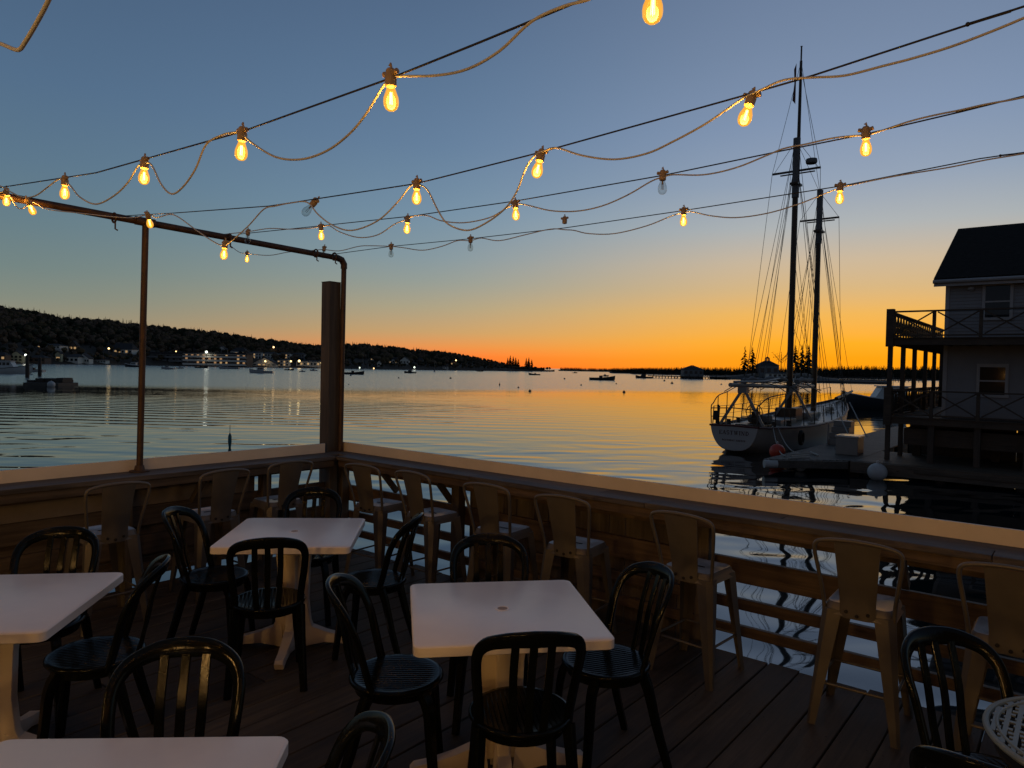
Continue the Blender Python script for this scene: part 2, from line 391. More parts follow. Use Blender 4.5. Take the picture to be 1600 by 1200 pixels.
for x in (-3, 0, 3, 4.2):
    for yy in (-3, 0, 3, 5.5): mb.tube([(x, yy, -.24), (x, yy, -3.2)], .13, 10)
tag(mb.build('deck_substructure', m_pile), kind='structure')

# railing along the right-hand (water) side, X = RX, and along the far side, Y = RY
RX, RY = 4.62, 5.96
def railing(name, label, right):
    t = thing(name, label, 'railing', (RX, 2, 0) if right else (1, RY, 0))
    inv = Matrix.Translation(-Vector(t.location))
    def put(nm, mb, m, **k):
        mb.v = [tuple(Vector(p) - Vector(t.location)) for p in mb.v]; return mb.build(nm, m, t, **k)
    if right:
        a0, a1 = -2.2, 5.78
        put('top_board', MB().b2(RX, RX + .022, a0, 6.12, .895, .992), m_white, bevel=.003)
        mb = MB()
        for c0, c1, x0, x1, zt in ((a0, 5.645, 4.30, 4.445, .902), (a0, 5.985, 4.449, RX - .002, .900)):
            y = c0
            while y < c1 - .01:
                y1 = min(c1, y + R.uniform(1.3, 2.6)); y1 = c1 if c1 - y1 < .5 else y1
                mb.b2(x0 + R.uniform(-.003, .003), x1 - .001, y + .002, y1 - .002, .865, zt + R.uniform(-.002, .002)); y = y1
        put('counter_top', mb, m_cty, bevel=.004)
        put('counter_edge', MB().b2(4.322, 4.36, a0, 5.64, .80, .863), m_ry, bevel=.003)
        put('rail', MB().b2(RX + .01, RX + .05, a0, 6.05, .70, .862), m_ry, bevel=.004)
        for z0, z1 in ((.395, .555), (.215, .29), (.04, .11)): put('rail', MB().b2(RX + .012, RX + .05, a0, 6.05, z0, z1), m_ry, bevel=.004)
        for yy in (-1.6, .12, 1.98, 4.28, 5.90): put('post', MB().b2(RX - .082, RX + .008, yy - .045, yy + .045, -.4, .862), m_rz, bevel=.005)
        mb = MB(); yy = 2.03
        while yy < 4.22:
            w = R.choice((.14, .19, .24)); w = min(w, 4.225 - yy)
            mb.b2(RX + .052, RX + .07, yy + .003, yy + w - .003, -.7, .86); yy += w
        put('infill_panel', mb, m_panel, bevel=.002)
        mb = MB(); yy = -1.55
        while yy < .06:
            w = min(.18, .065 - yy); mb.b2(RX + .052, RX + .07, yy + .003, yy + w - .003, -.6, .45); yy += w
        put('infill_panel', mb, m_panel, bevel=.002)
        for yy in (.7, 1.98, 4.28, 5.0): put('bracket', MB().beam((RX - .06, yy + .06, .60), (4.38, yy + .06, .80), .04, .05), m_rz, bevel=.003)
    else:
        a0 = -2.5
        put('top_board', MB().b2(a0, 4.40, RY, RY + .022, .895, .992), m_white, bevel=.003)
        mb = MB(); mb.b2(a0, 4.296, 5.65, 5.795, .865, .902); mb.b2(a0, 4.444, 5.799, RY - .002, .864, .900); put('counter_top', mb, m_ctx, bevel=.004)
        put('counter_edge', MB().b2(a0, 4.296, 5.668, 5.70, .80, .863), m_rx, bevel=.003)
        put('rail', MB().b2(a0, 4.5, RY + .01, RY + .05, .735, .862), m_rx, bevel=.004)
        for z0, z1 in ((.44, .60), (.20, .36), (.02, .13)): put('rail', MB().b2(a0, 4.5, RY + .012, RY + .05, z0, z1), m_rx, bevel=.004)
        for xx in (-1.5, .3, 2.46, 3.70, 4.45): put('post', MB().b2(xx - .045, xx + .045, RY - .082, RY + .008, -.4, .862), m_rz, bevel=.005)
        put('infill_panel', MB().b2(a0, 2.41, RY + .052, RY + .07, .52, .86), m_gray); put('infill_panel', MB().b2(2.51, 3.65, RY + .052, RY + .07, .52, .86), m_gray)
        mb = MB(); z = .0
        while z < .50: mb.b2(a0, 3.74, RY + .074, RY + .095, z + .003, min(z + .16, .517)); z += .16
        put('infill_boards', mb, m_rx, bevel=.002)
        for xx in (1.2, 3.0): put('bracket', MB().beam((xx, RY - .06, .60), (xx, 5.72, .80), .04, .05), m_rz, bevel=.003)
    return t
railing('railing', 'weathered wooden railing with bar counter and white board, running right from the timber post', True)
railing('railing', 'weathered wooden railing with bar counter and white board, left of the timber post', False)

# corner timber post and pipe frame
p = thing('timber_post', 'thick square weathered timber post rising from the railing corner beside the pipe', 'post', (4.52, 6.06, 0))
MB().b2(-.07, .07, -.07, .07, -1.9, 2.63).build('shaft', m_rz, p, bevel=.008)
MB().box((0, 0, 2.6335), (.143, .143, .007)).build('end_grain', m_pile, p)
PX0, PY0 = 2.556, 5.886
t = thing('pipe_frame', 'rusty brown pipe frame with a pole standing on the counter and a long top rail', 'pipe frame', (PX0, PY0, .902))
q = lambda x, y, z: (x - PX0, y - PY0, z - .902)
MB().tube([q(PX0, PY0, .902), q(PX0 + .03, PY0, 2.875)], .025, 14).build('upright_pipe', m_rust, t)
mb = MB().lathe([(.075, 0), (.075, .008), (.04, .012), (.034, .045), (.03, .05)], 18); mb.build('floor_flange', m_rust, t)
zr = 2.905
MB().tube([q(-1.5, PY0, zr + .06), q(1.6, PY0, zr + .01), q(4.50, PY0 + .066, zr - .03)], .027, 14).build('top_rail', m_rust, t)
ex, ey = 4.592, PY0 + .066
MB().tube([q(4.49, ey, zr - .03), q(4.505, ey, zr - .03), q(4.562, ey, zr - .043), q(ex, ey, zr - .085), q(ex, ey, zr - .13)], [.033] * 5, 14).build('elbow', m_rust, t)
MB().tube([q(ex, ey, zr - .12), q(ex - .01, ey, .9)], .026, 14).build('upright_pipe', m_rust, t)
MB().tube([q(PX0 - .05, PY0, zr - .004), q(PX0 + .10, PY0, zr - .006)], .034, 14).build('tee_fitting', m_rust, t)
for xx in (2.35, 3.3, 4.2, 4.42):
    mb = MB().tube([q(xx, PY0 + .036 * math.cos(a), zr - .012 - .01 * (xx - 2.3) + .036 * math.sin(a)) for a in [2 * PI * i / 12 for i in range(12)]], .008, 6, closed=True)
    mb.tube([q(xx, PY0 - .02, zr - .05), q(xx, PY0 - .02, zr - .10), q(xx + .015, PY0 - .03, zr - .11)], .006, 6); mb.build('hook_clamp', m_rust, t)

# ------------------------------------------------------------------ string lights
def zcord(pts, X, n=5):
    return bez([on_x(x, y, X) for x, y in pts], n)
def socket_mesh():
    mb = MB().lathe([(.010, .0), (.0175, .004), (.0185, .03), (.0155, .036), (.015, .05), (.010, .056)], 14, (0, 0, .034))
    for s in (-1, 1): mb.tube([(0, s * .012, .074), (0, s * .03, .078)], .0085, 8)
    mb.tube([(0, -.004, .088), (0, 0, .104), (0, .006, .098)], .004, 6); return mb.mesh('socket', m_sock)
def bulb_mesh(lit):
    mb = MB().lathe([(.0125, .036), (.0135, .03), (.0175, .018), (.0225, .004), (.0238, -.008), (.0225, -.019), (.0175, -.029), (.010, -.0345), (.001, -.036)], 20)
    if lit:
        for a in range(4):
            b = a * PI / 2 + .4; mb.tube([(.0045 * math.cos(b), .0045 * math.sin(b), -.016), (.003 * math.cos(b), .003 * math.sin(b), .020)], .0016, 6, 1)
        return mb.mesh('bulb', [m_bulb, m_fil])
    for a in range(4):
        b = a * PI / 2 + .4; mb.tube([(.006 * math.cos(b), .006 * math.sin(b), -.012), (.004 * math.cos(b), .004 * math.sin(b), .022)], .0011, 5, 1)
    mb.lathe([(.004, .036), (.005, .02), (.003, .016)], 8, mi=1)
    return mb.mesh('bulb', [m_clear, m_wire])
me_s, me_on, me_off = socket_mesh(), bulb_mesh(True), bulb_mesh(False)
LP = 3.1; LANT = 125
ld = bpy.data.lights.new('bulb_light', 'POINT'); ld.energy = LP; ld.color = (1, .61, .24); ld.shadow_soft_size = .016
def hang(root, p, lit, tx=0, ty=0, k=1):
    # p = bulb centre; the socket carries the bulb
    s = bpy.data.objects.new('socket', me_s); C.objects.link(s); s.parent = root
    s.location = Vector(p) - Vector(root.location); s.rotation_euler = (tx, ty, 0); s.scale = (k,) * 3
    if lit is None: return
    b = bpy.data.objects.new('bulb', me_on if lit else me_off); C.objects.link(b); b.parent = s
    if lit:
        l = bpy.data.objects.new('bulb_light', ld); C.objects.link(l); l.parent = s
def string(X, label, wire, cord, bulbs, clabel, extra=()):
    loc = on_x(*wire[0], X) if wire else Vector((X, 5.9, 2.9))
    t = thing('string_light', label, 'string light', loc, 0, 'string lights hanging over the deck')
    def rel(ps): return [Vector(p) - loc for p in ps]
    cp = zcord(cord, X)
    # beyond the frame the cord goes on towards the building behind the camera
    e = cp[-1]; cp += [Vector((X, e.y - .25 * i, e.z + .02 * i + .05 * math.sin(i * 1.7))) for i in range(1, 9)]
    MB().tube(rel(cp), .0038, 12).build('cord', m_cord, t, smooth=85)
    for (x, y, lit, *tl) in bulbs:
        p = on_x(x, y, X); hang(t, p, lit, *(tl[:2] if tl else (R.uniform(-.12, .12), R.uniform(-.1, .1))))
    for p in extra: hang(t, p, True)
    if wire:
        wp = [on_x(x, y, X + .006) for x, y in wire]; e = wp[-1]; wp.append(Vector((X + .006, -3.2, e.z + .1)))
        w = thing('support_cable', clabel, 'cable', wp[0], 0, 'thin steel cables carrying the string lights')
        MB().tube([p - wp[0] for p in wp], .0032, 6).build('cable', m_cable, w, smooth=85)
    return t, (w if wire else None)
def turnb(w, a, b, X):
    p0, p1 = on_x(*a, X + .006), on_x(*b, X + .006); L = Vector(w.location)
    mb = MB().tube([p0 - L, p1 - L], .0042, 6); d = (p1 - p0).normalized()
    mb.ball(p0 - L, .0065, 8); mb.build('turnbuckle', m_cable, w)
X1, X2, X3, X4 = 1.45, 2.39, 3.35, 4.37
string(X1, 'nearest string of lit amber bulbs, swooping steeply up to the top edge',
       [(-40, 297), (0, 293), (150, 270), (377, 206), (611, 122), (750, 66), (890, 8), (1018, -42)],
       [(-40, 300), (-5, 290), (15, 299), (35, 308), (55, 306), (75, 292), (92, 280), (101, 284), (110, 290), (125, 308), (150, 319), (178, 306), (200, 285), (214, 262), (225, 254), (237, 258), (252, 288), (268, 303), (285, 293), (305, 265), (322, 226), (347, 211), (365, 207), (377, 207), (392, 222), (430, 245), (470, 249), (510, 236), (545, 210), (572, 178), (598, 136), (612, 122), (628, 119), (680, 118), (730, 108), (780, 80), (830, 34), (880, 10), (925, -3), (985, -38), (1018, -46)],
       [(1020, 12, True, .02, .03), (611, 155, True), (377, 236, True), (225, 276, True), (101, 301, True)],
       'steel cable of the nearest light string, crossing the upper left sky',
       [(X1, y, 2.62) for y in (.1, -.8, -1.7)])
s2, w2 = string(X2, 'second light string from the left, its bulbs large with a deep loop in the middle',
       [(180, 338), (270, 333), (420, 322), (650, 287), (837, 240), (1160, 150), (1270, 118), (1530, 33), (1600, 10)],
       [(237, 336), (245, 340), (265, 335), (280, 340), (310, 362), (338, 380), (350, 383), (360, 378), (388, 353), (412, 327), (430, 322), (455, 317), (480, 316), (497, 335), (520, 352), (550, 360), (590, 345), (622, 315), (640, 292), (652, 288), (668, 297), (685, 330), (700, 350), (730, 360), (760, 348), (790, 325), (808, 298), (822, 262), (837, 242), (850, 236), (870, 231), (910, 243), (960, 249), (1010, 240), (1050, 222), (1100, 195), (1140, 168), (1162, 153), (1190, 140), (1225, 125), (1270, 121), (1320, 118), (1380, 103), (1430, 90), (1500, 68), (1600, 28), (1700, -20)],
       [(1165, 181, True, .18, .25), (840, 265, True, .1, .2), (651, 308, True, 0, 0), (480, 329, False, .5, .5), (350, 397, True, .0, .1), (234, 349, True, .5, -.5)],
       'steel cable of the second light string, meeting the pipe left of its pole')
turnb(w2, (1512, 38), (1580, 17), X2)
s3, w3 = string(X3, 'third light string from the left, with one clear unlit bulb among lit ones',
       [(372, 366), (480, 355), (640, 338), (806, 314), (1036, 274), (1225, 235), (1355, 209), (1500, 175), (1600, 150)],
       [(350, 366), (387, 362), (420, 357), (450, 358), (480, 357), (502, 354), (515, 353), (530, 362), (560, 371), (590, 367), (617, 350), (635, 343), (648, 337), (668, 337), (690, 345), (725, 348), (765, 340), (790, 326), (806, 319), (822, 320), (860, 329), (900, 330), (940, 322), (980, 305), (1018, 283), (1036, 277), (1052, 273), (1100, 273), (1150, 262), (1200, 242), (1225, 232), (1260, 225), (1300, 216), (1335, 212), (1355, 211), (1375, 205), (1420, 190), (1460, 180), (1500, 172), (1540, 163), (1600, 152), (1700, 128)],
       [(1353, 231, True, 0, -.15), (1035, 293, False, 0, 0), (806, 335, True), (636, 357, True), (502, 368, True), (387, 374, False)],
       'steel cable of the third light string, crossing the middle of the mast')
turnb(w3, (1496, 174), (1525, 168), X3)
s4, w4 = string(X4, 'farthest light string from the camera, its bulbs mostly unlit, starting at the corner pipe',
       [(515, 398), (611, 385), (735, 373), (883, 356), (1068, 329), (1312, 291), (1530, 248), (1600, 238)],
       [(340, 368), (350, 375), (372, 393), (386, 396), (420, 399), (450, 394), (480, 392), (505, 390), (530, 392), (560, 385), (580, 384), (611, 385), (630, 387), (660, 391), (690, 385), (715, 376), (735, 376), (752, 372), (780, 376), (820, 367), (860, 358), (883, 359), (897, 360), (920, 365), (960, 365), (1010, 353), (1048, 338), (1068, 332), (1082, 331), (1110, 337), (1150, 340), (1200, 333), (1250, 318), (1290, 302), (1312, 294), (1340, 287), (1400, 275), (1480, 262), (1540, 250), (1600, 240), (1700, 222)],
       [(1312, 309, True, 0, .08), (1068, 345, True, 0, 0), (882, 357, None, 0, 0), (735, 386, False, 0, 0), (611, 396, False, 0, 0), (505, 398, False, .1, .1), (386, 405, True, 0, 0)],
       'steel cable of the farthest light string, starting at the corner pipe elbow')
turnb(w4, (1563, 243), (1598, 239), X4)
# cord running along the pipe with two bulbs
t = thing('string_light', 'cord wound along the rusty top pipe with two lit bulbs at the left edge', 'string light', (1.45, 5.8, 2.9), 0, 'string lights hanging over the deck')
YP = 5.83
def on_y(x, y, Y):
    d = ray(x, y); return EYE + d * (Y / d.y)
L = Vector(t.location)
MB().tube([p - L for p in bez([on_y(x, y, YP) for x, y in ((-30, 286), (0, 300), (10, 298), (28, 325), (42, 322), (52, 316), (75, 327), (125, 333), (180, 339), (210, 340), (233, 334))], 5)], .0038, 12).build('cord', m_cord, t, smooth=85)
hang(t, on_y(10, 314, YP), True, .0, 0); hang(t, on_y(50, 328, YP), True, .3, -.5)
# string passing over the camera: only a loop of it shows at the top left corner
t = thing('string_light', 'loose loop of pale cord in the top left corner', 'string light', (.45, 1.6, 2.6), 0, 'string lights hanging over the deck')
L = Vector(t.location); X0 = .45
MB().tube([p - L for p in bez([on_x(x, y, X0) for x, y in ((-160, 10), (-90, 48), (-30, 60), (0, 68), (22, 77), (31, 77), (38, 68), (55, 40), (78, -4), (100, -60))], 6)] + [Vector((0, -.6 - .4 * i, .18 + .06 * math.sin(i * 2.1))) for i in range(6)], .0038, 12).build('cord', m_cord, t, smooth=85)
for y in (-1.9, -1.0, -.1, 2.9, 3.8): hang(t, (X0, y, 2.66), True)
# strings behind the photographer, the same lamps, out of the picture
for k, xx in enumerate((-.5, -1.5, -2.5)):
    t = thing('string_light', ('first', 'second', 'third')[k] + ' light string behind the viewer, out of the picture', 'string light', (xx, 1, 2.8), 0, 'string lights hanging over the deck')
    MB().tube([Vector((0, -4 + .2 * i, .02 * math.cos(i * PI / 2.25))) for i in range(45)], .0038, 12).build('cord', m_cord, t, smooth=85)
    for i in range(9): hang(t, (xx, -3 + .9 * i, 2.70), True)

# ------------------------------------------------------------------ furniture
def rot_tab(label, x, y, yaw, dims=(.80, .80)):
    t = thing('dining_table', label, 'table', (x, y, 0), yaw, 'white square tables on the deck')
    a, b = dims[0] / 2, dims[1] / 2; r = .035
    def rr(a, b, r, n=5):
        return [(sx * (a - r) + r * math.cos(q), sy * (b - r) + r * math.sin(q)) for sx, sy, q0 in ((1, 1, 0), (-1, 1, PI / 2), (-1, -1, PI), (1, -1, 1.5 * PI)) for q in (q0 + PI / 2 * i / n for i in range(n + 1))]
    P = rr(a, b, r); n = len(P); vs = []
    for s, z in ((-.006, .686), (0, .690), (0, .7245), (-.003, .7285), (-.008, .7305)):
        vs += [(px + math.copysign(s, -px) * -1 if 0 else px * (1 + s / a), py * (1 + s / b), z) for px, py in P]
    fs = [tuple(range(n))[::-1], tuple(4 * n + i for i in range(n))]
    for k in range(4): fs += [(k * n + i, k * n + (i + 1) % n, (k + 1) * n + (i + 1) % n, (k + 1) * n + i) for i in range(n)]
    mb = MB().add(vs, fs); mb.build('table_top', m_table, t)
    mb = MB().lathe([(.034, .7306), (.032, .7325), (.026, .7325), (.024, .731)], 20); mb.build('hole_rim', m_table, t)
    MB().lathe([(.024, .7306), (.022, .7312), (.001, .7312)], 18).build('hole_plug', m_cap, t)
    # pedestal: wide board waist with cross web
    prof = [(.135, .684), (.115, .65), (.10, .5), (.095, .3), (.11, .16), (.15, .07)]
    mb = MB(); poly = [(x, z) for x, z in prof] + [(-x, z) for x, z in prof[::-1]]
    mb.prism(poly, (0, -.028, 0), (1, 0, 0), (0, 0, 1), (0, .056, 0))
    mb.prism([(x * .95, z) for x, z in poly], (.028, 0, -.001), (0, 1, 0), (0, 0, 1), (-.056, 0, 0))
    mb.build('pedestal', m_tped, t, bevel=.008)
    MB().b2(-.25, .25, -.20, .20, .670, .6855).build('under_plate', m_tped, t)
    for k in range(4):
        q = k * PI / 2 + PI / 4 * 0; m = Matrix.Rotation(q, 3, 'Z')
        pts = [Vector((.06, 0, .075)), Vector((.2, 0, .062)), Vector((.30, 0, .045)), Vector((.37, 0, .03)), Vector((.385, 0, .022))]
        mb = MB().sweep([m @ p for p in pts], [.075, .065, .058, .058, .055], [.15, .07, .05, .06, .044], [(0, 0, 1)] * 5)
        mb.build('foot', m_tped, t)
    return t
rot_tab('white square table in the middle foreground, a black chair pushed against its near edge', 2.42, 1.98, math.radians(-42))
rot_tab('white square table farthest back, near the railing corner', 2.64, 3.88, math.radians(-46))
rot_tab('white square table cut by the left edge, behind the nearest table', .985, 3.70, math.radians(-42.5), (.8, .82))
rot_tab('white square table nearest the viewer, cut by the bottom edge', .62, 1.77, math.radians(-47.5))

def make_chair():
    t = thing('bistro_chair', 'x', 'chair', (0, 0, 0), 0, 'black resin bistro chairs around the tables')
    # facing +x; the back stands at -x
    mb = MB().lathe([(.001, .425), (.15, .425), (.195, .432), (.205, .445), (.203, .455), (.196, .460), (.18, .457), (.12, .452), (.001, .450)], 36)
    mb.lathe([(.16, .40), (.178, .40), (.18, .43), (.16, .43)], 36)
    for i in range(-8, 9):
        y = i * .02; hw = math.sqrt(max(.178 ** 2 - y * y, .0004))
        mb.tube([(-hw, y, .4535), (hw, y, .4535)], .0045, 6)
    mb.build('seat', m_black, t, smooth=50)
    pts = [(-.08, .186, .43), (-.098, .188, .50), (-.122, .198, .60), (-.148, .208, .70), (-.185, .208, .785), (-.228, .18, .840), (-.268, .118, .868), (-.287, .05, .878)]
    pts = [(x, y * .925, .43 + (z - .43) * .92) for x, y, z in pts]
    full = pts + [(x, -y, z) for x, y, z in pts[::-1]]
    P = bez(full, 4); k = len(P); NN, WW, TT = [], [], []
    for i, p in enumerate(P):
        u = abs(2 * i / (k - 1) - 1)             # 0 in the middle of the top, 1 at the feet
        n = Vector((1.0, 0, .32)) * 1.0 + Vector((0, -math.copysign(1, p.y) * .75 * min(1, abs(p.y) / .19), 0)); NN.append(n)
        WW.append(.038 + .028 * max(0, 1 - u * 1.9)); TT.append(.020)
    MB().sweep(P, WW, TT, NN).build('back_frame', m_black, t, smooth=60)
    for s in (-1, 0, 1):
        y0, y1 = s * .062, s * .066
        pp = bez([(-.185 if s == 0 else -.175, y0 * .9, .452), (-.205, y0, .56), (-.228, y1, .68), (-.277 if s == 0 else -.270, y1, .825)], 4)
        MB().sweep(pp, [.030] * len(pp), [.011] * len(pp), [(1, 0, .25)] * len(pp)).build('slat', m_black, t)
    for sx, sy in ((1, 1), (1, -1), (-1, 1), (-1, -1)):
        if sx > 0: pp = bez([(.115, sy * .125, .435), (.150, sy * .148, .36), (.165, sy * .162, .2), (.185, sy * .178, 0)], 3)
        else: pp = bez([(-.095, sy * .172, .44), (-.125, sy * .176, .36), (-.165, sy * .184, .2), (-.225, sy * .196, 0)], 3)
        k = len(pp)
        MB().sweep(pp, [.046 - .014 * i / k for i in range(k)], [.040 - .012 * i / k for i in range(k)], [(1, sy * .7, 0)] * k).build('leg', m_black, t)
    return t
chair0 = make_chair(); first = [True]
def chair(x, y, deg, label):
    o = chair0 if first[0] else copy_tree(chair0); first[0] = False
    o.location = (x, y, 0); o.rotation_euler.z = math.radians(deg); o['label'] = label
chair(2.19, 1.69, 47, 'black slatted chair in front of the middle table, its back to the viewer')
chair(2.09, 2.30, -48, 'black chair with blue-green seat on the left side of the middle table')
chair(2.83, 1.69, 150, 'black chair with ribbed seat on the right side of the middle table')
chair(2.78, 2.35, 225, 'black chair behind the middle table, only its arched back showing')
chair(2.27, 3.58, 56, 'black slatted chair in front of the far table, its back to the viewer')
chair(2.30, 4.23, -50, 'black chair on the left side of the far table with pale sheen on its back')
chair(2.93, 3.45, 124, 'black chair on the right side of the far table, seen in profile')
chair(3.00, 4.25, 225, 'black chair behind the far table below the timber post')
chair(1.33, 3.49, 148, 'black chair on the right of the table cut by the left edge')
chair(1.30, 4.12, 228, 'black arched chair behind the table cut by the left edge')
chair(.963, 2.10, 226, 'black arched chair behind the nearest table, glinting along its rim')
chair(.985, 1.54, 142, 'black chair at the bottom edge, right of the nearest table')
chair(2.83, .185, 232, 'black arched chair behind the round mosaic table at the right')
chair(2.33, .11, -6, 'black chair at the bottom right, only the top edge of its back in view')
chair(.62, 3.17, 50, 'black chair at the left edge, in front of the left table, one leg in view')

def make_stool():
    t = thing('bar_stool', 'x', 'bar stool', (0, 0, 0), 0, 'tan metal bar stools along the counter')
    def rr(a, r, n=5):
        return [(sx * (a - r) + r * math.cos(q), sy * (a - r) + r * math.sin(q)) for sx, sy, q0 in ((1, 1, 0), (-1, 1, PI / 2), (-1, -1, PI), (1, -1, 1.5 * PI)) for q in (q0 + PI / 2 * i / n for i in range(n + 1))]
    vs = []; lv = ((.168, .575, .04), (.160, .60, .045), (.155, .625, .045), (.148, .634, .045), (.140, .634, .042), (.132, .629, .04), (.001, .627, .0004))
    for a, z, r in lv: vs += [(x, y, z) for x, y in rr(a, r)]
    n = 24; mb = MB()
    fs = [(k * n + i, k * n + (i + 1) % n, (k + 1) * n + (i + 1) % n, (k + 1) * n + i) for k in range(len(lv) - 1) for i in range(n)]
    mb.add(vs, fs); mb.m = [0 if i < 3 * n else 1 for i in range(len(fs))]
    st = mb.build('seat', [m_stool, m_seat], t)
    mb = MB(); pl = [(.035 * sx + .009 * math.cos(q), .009 * math.sin(q)) for sx, q0 in ((1, -PI / 2), (-1, PI / 2)) for q in (q0 + PI * i / 6 for i in range(7))]
    mb.prism(pl, (0, 0, .6285), (0, 1, 0), (1, 0, 0), (0, 0, .0012)); mb.build('handle_slot', m_dark, st)
    for sx in (1, -1):
        for sy in (1, -1):
            a, b = Vector((sx * .150, sy * .150, .60)), Vector((sx * .205, sy * .205, .0))
            dd = Vector((sx, -sy, 0)).normalized(); oo = Vector((sx, sy, 0)).normalized()
            mb = MB(); vs = []
            for p, w in ((a, .062), (a.lerp(b, .35), .050), (b.lerp(a, .03), .026), (b, .026)):
                vs += [p + dd * w - oo * w * .75, p + dd * w * .35 + oo * .006, p - dd * w * .35 + oo * .006, p - dd * w - oo * w * .75, p - dd * w * .3 - oo * .006, p + dd * w * .3 - oo * .006]
            fs = [(k * 6 + i, k * 6 + (i + 1) % 6, (k + 1) * 6 + (i + 1) % 6, (k + 1) * 6 + i) for k in range(3) for i in range(6)] + [(5, 4, 3, 2, 1, 0), (18, 19, 20, 21, 22, 23)]
            mb.add(vs, fs); mb.build('leg', m_stool, t)
    f = .205 - .055 * .36 - .01
    for a, b in (((1, 1), (1, -1)), ((1, -1), (-1, -1)), ((-1, -1), (-1, 1)), ((-1, 1), (1, 1))):
        MB().tube([(a[0] * f, a[1] * f, .215), (b[0] * f, b[1] * f, .215)], .0075, 8).build('rung', m_stool, t)
    pp = bez([(-.135, .160, .56), (-.15, .166, .66), (-.185, .186, .80), (-.214, .200, .90), (-.225, .190, .945), (-.232, .14, .964), (-.238, .07, .973), (-.240, 0, .976)], 4)
    pp = pp + [Vector((p.x, -p.y, p.z)) for p in pp[-2::-1]]
    MB().tube(pp, .0105, 10).build('back_frame', m_stool, t, smooth=70)
    mb = MB(); sh = [(.082, .57, -.163), (.084, .66, -.168), (.094, .80, -.196), (.106, .962, -.236)]; vs = []
    for w, z, x in sh: vs += [(x, w, z), (x - .012, w * .5, z), (x - .012, -w * .5, z), (x, -w, z)]
    k = len(vs); vs += [(x + .004, y, z) for x, y, z in vs]
    fs = []
    for i in range(3):
        for j in range(3):
            a = i * 4 + j; fs += [(a, a + 1, a + 5, a + 4), (k + a, k + a + 4, k + a + 5, k + a + 1)]
        fs += [(i * 4, i * 4 + 4, k + i * 4 + 4, k + i * 4), (i * 4 + 3, k + i * 4 + 3, k + i * 4 + 7, i * 4 + 7)]
    mb.add(vs, fs); sp_ = mb.build('splat', m_stool, t)
    for y, z in ((-.05, .605), (.05, .605), (0, .59)):
        MB().lathe([(.009, 0), (.009, .006), (.001, .008)], 8, (-.176, y, z), Matrix.Rotation(-PI / 2, 3, 'Y')).build('bolt', m_dark, sp_)
    return t
st0 = make_stool(); firsts = [True]
def stool(x, y, deg, label):
    o = st0 if firsts[0] else copy_tree(st0); firsts[0] = False
    o.location = (x, y, 0); o.rotation_euler.z = math.radians(deg); o['label'] = label
stool(3.985, 4.62, 4, 'tan metal bar stool just right of the corner post, grey seat against the water')
stool(4.01, 4.02, -3, 'second tan metal bar stool to the right of the corner post')
stool(3.99, 3.27, 3, 'tan metal bar stool before the boarded railing, half hidden by a chair back')
stool(3.99, 2.63, 5, 'tan metal bar stool before the boarded railing behind the middle table')
stool(4.03, 1.78, -4, 'tan metal bar stool standing where the boarded railing ends, right of the middle table')
stool(4.02, .86, 2, 'tan metal bar stool in front of the open slats with water showing between its legs')
stool(4.00, .22, 0, 'tan metal bar stool cut by the right edge behind the arched chair')
stool(3.47, 5.36, 86, 'tan metal bar stool on the left side of the corner post')
stool(2.82, 5.28, 92, 'tan metal bar stool at the left counter, behind the far table')
stool(2.03, 5.20, 90, 'tan metal bar stool at the left counter, left of the thin rusty pole')

# round mosaic table
t = thing('round_table', 'small round patterned metal table cut by the right edge', 'table', (2.73, -.14, 0))
mb = MB().tube([(.355 * math.cos(q), .355 * math.sin(q), .712) for q in (2 * PI * i / 60 for i in range(60))], .010, 8, closed=True); mb.build('rim', m_lattice, t)
MB().tube([(.325 * math.cos(q), .325 * math.sin(q), .716) for q in (2 * PI * i / 60 for i in range(60))], .005, 6, closed=True).build('inner_ring', m_lattice, t)
mb = MB(); s = .030
for i in range(-12, 13):
    for axis in (0, 1):
        u = i * s; w = math.sqrt(max(.345 ** 2 - u * u, 0))
        if w < .03: continue
        if axis == 0: mb.box((0, u, .713), (2 * w, .013, .005))
        else:
            v = -w + (abs(i) % 2) * s * .5
            while v < w:
                mb.box((u, v, .7128), (.015, s * .62, .0056)); v += s * 1.0
mb.build('lattice_top', m_lattice, t)
mb = MB().lathe([(.02, .70), (.018, .1), (.03, .03), (.03, .02)], 12); mb.build('stem', m_dark, t)
for k in range(3):
    q = k * 2 * PI / 3; MB().tube(bez([(0, 0, .2), (.12 * math.cos(q), .12 * math.sin(q), .12), (.26 * math.cos(q), .26 * math.sin(q), .012)], 4), .012, 8).build('leg', m_dark, t)
MB().lathe([(.335, .655), (.335, .665)], 40).build('shelf_disc', m_dark, t)

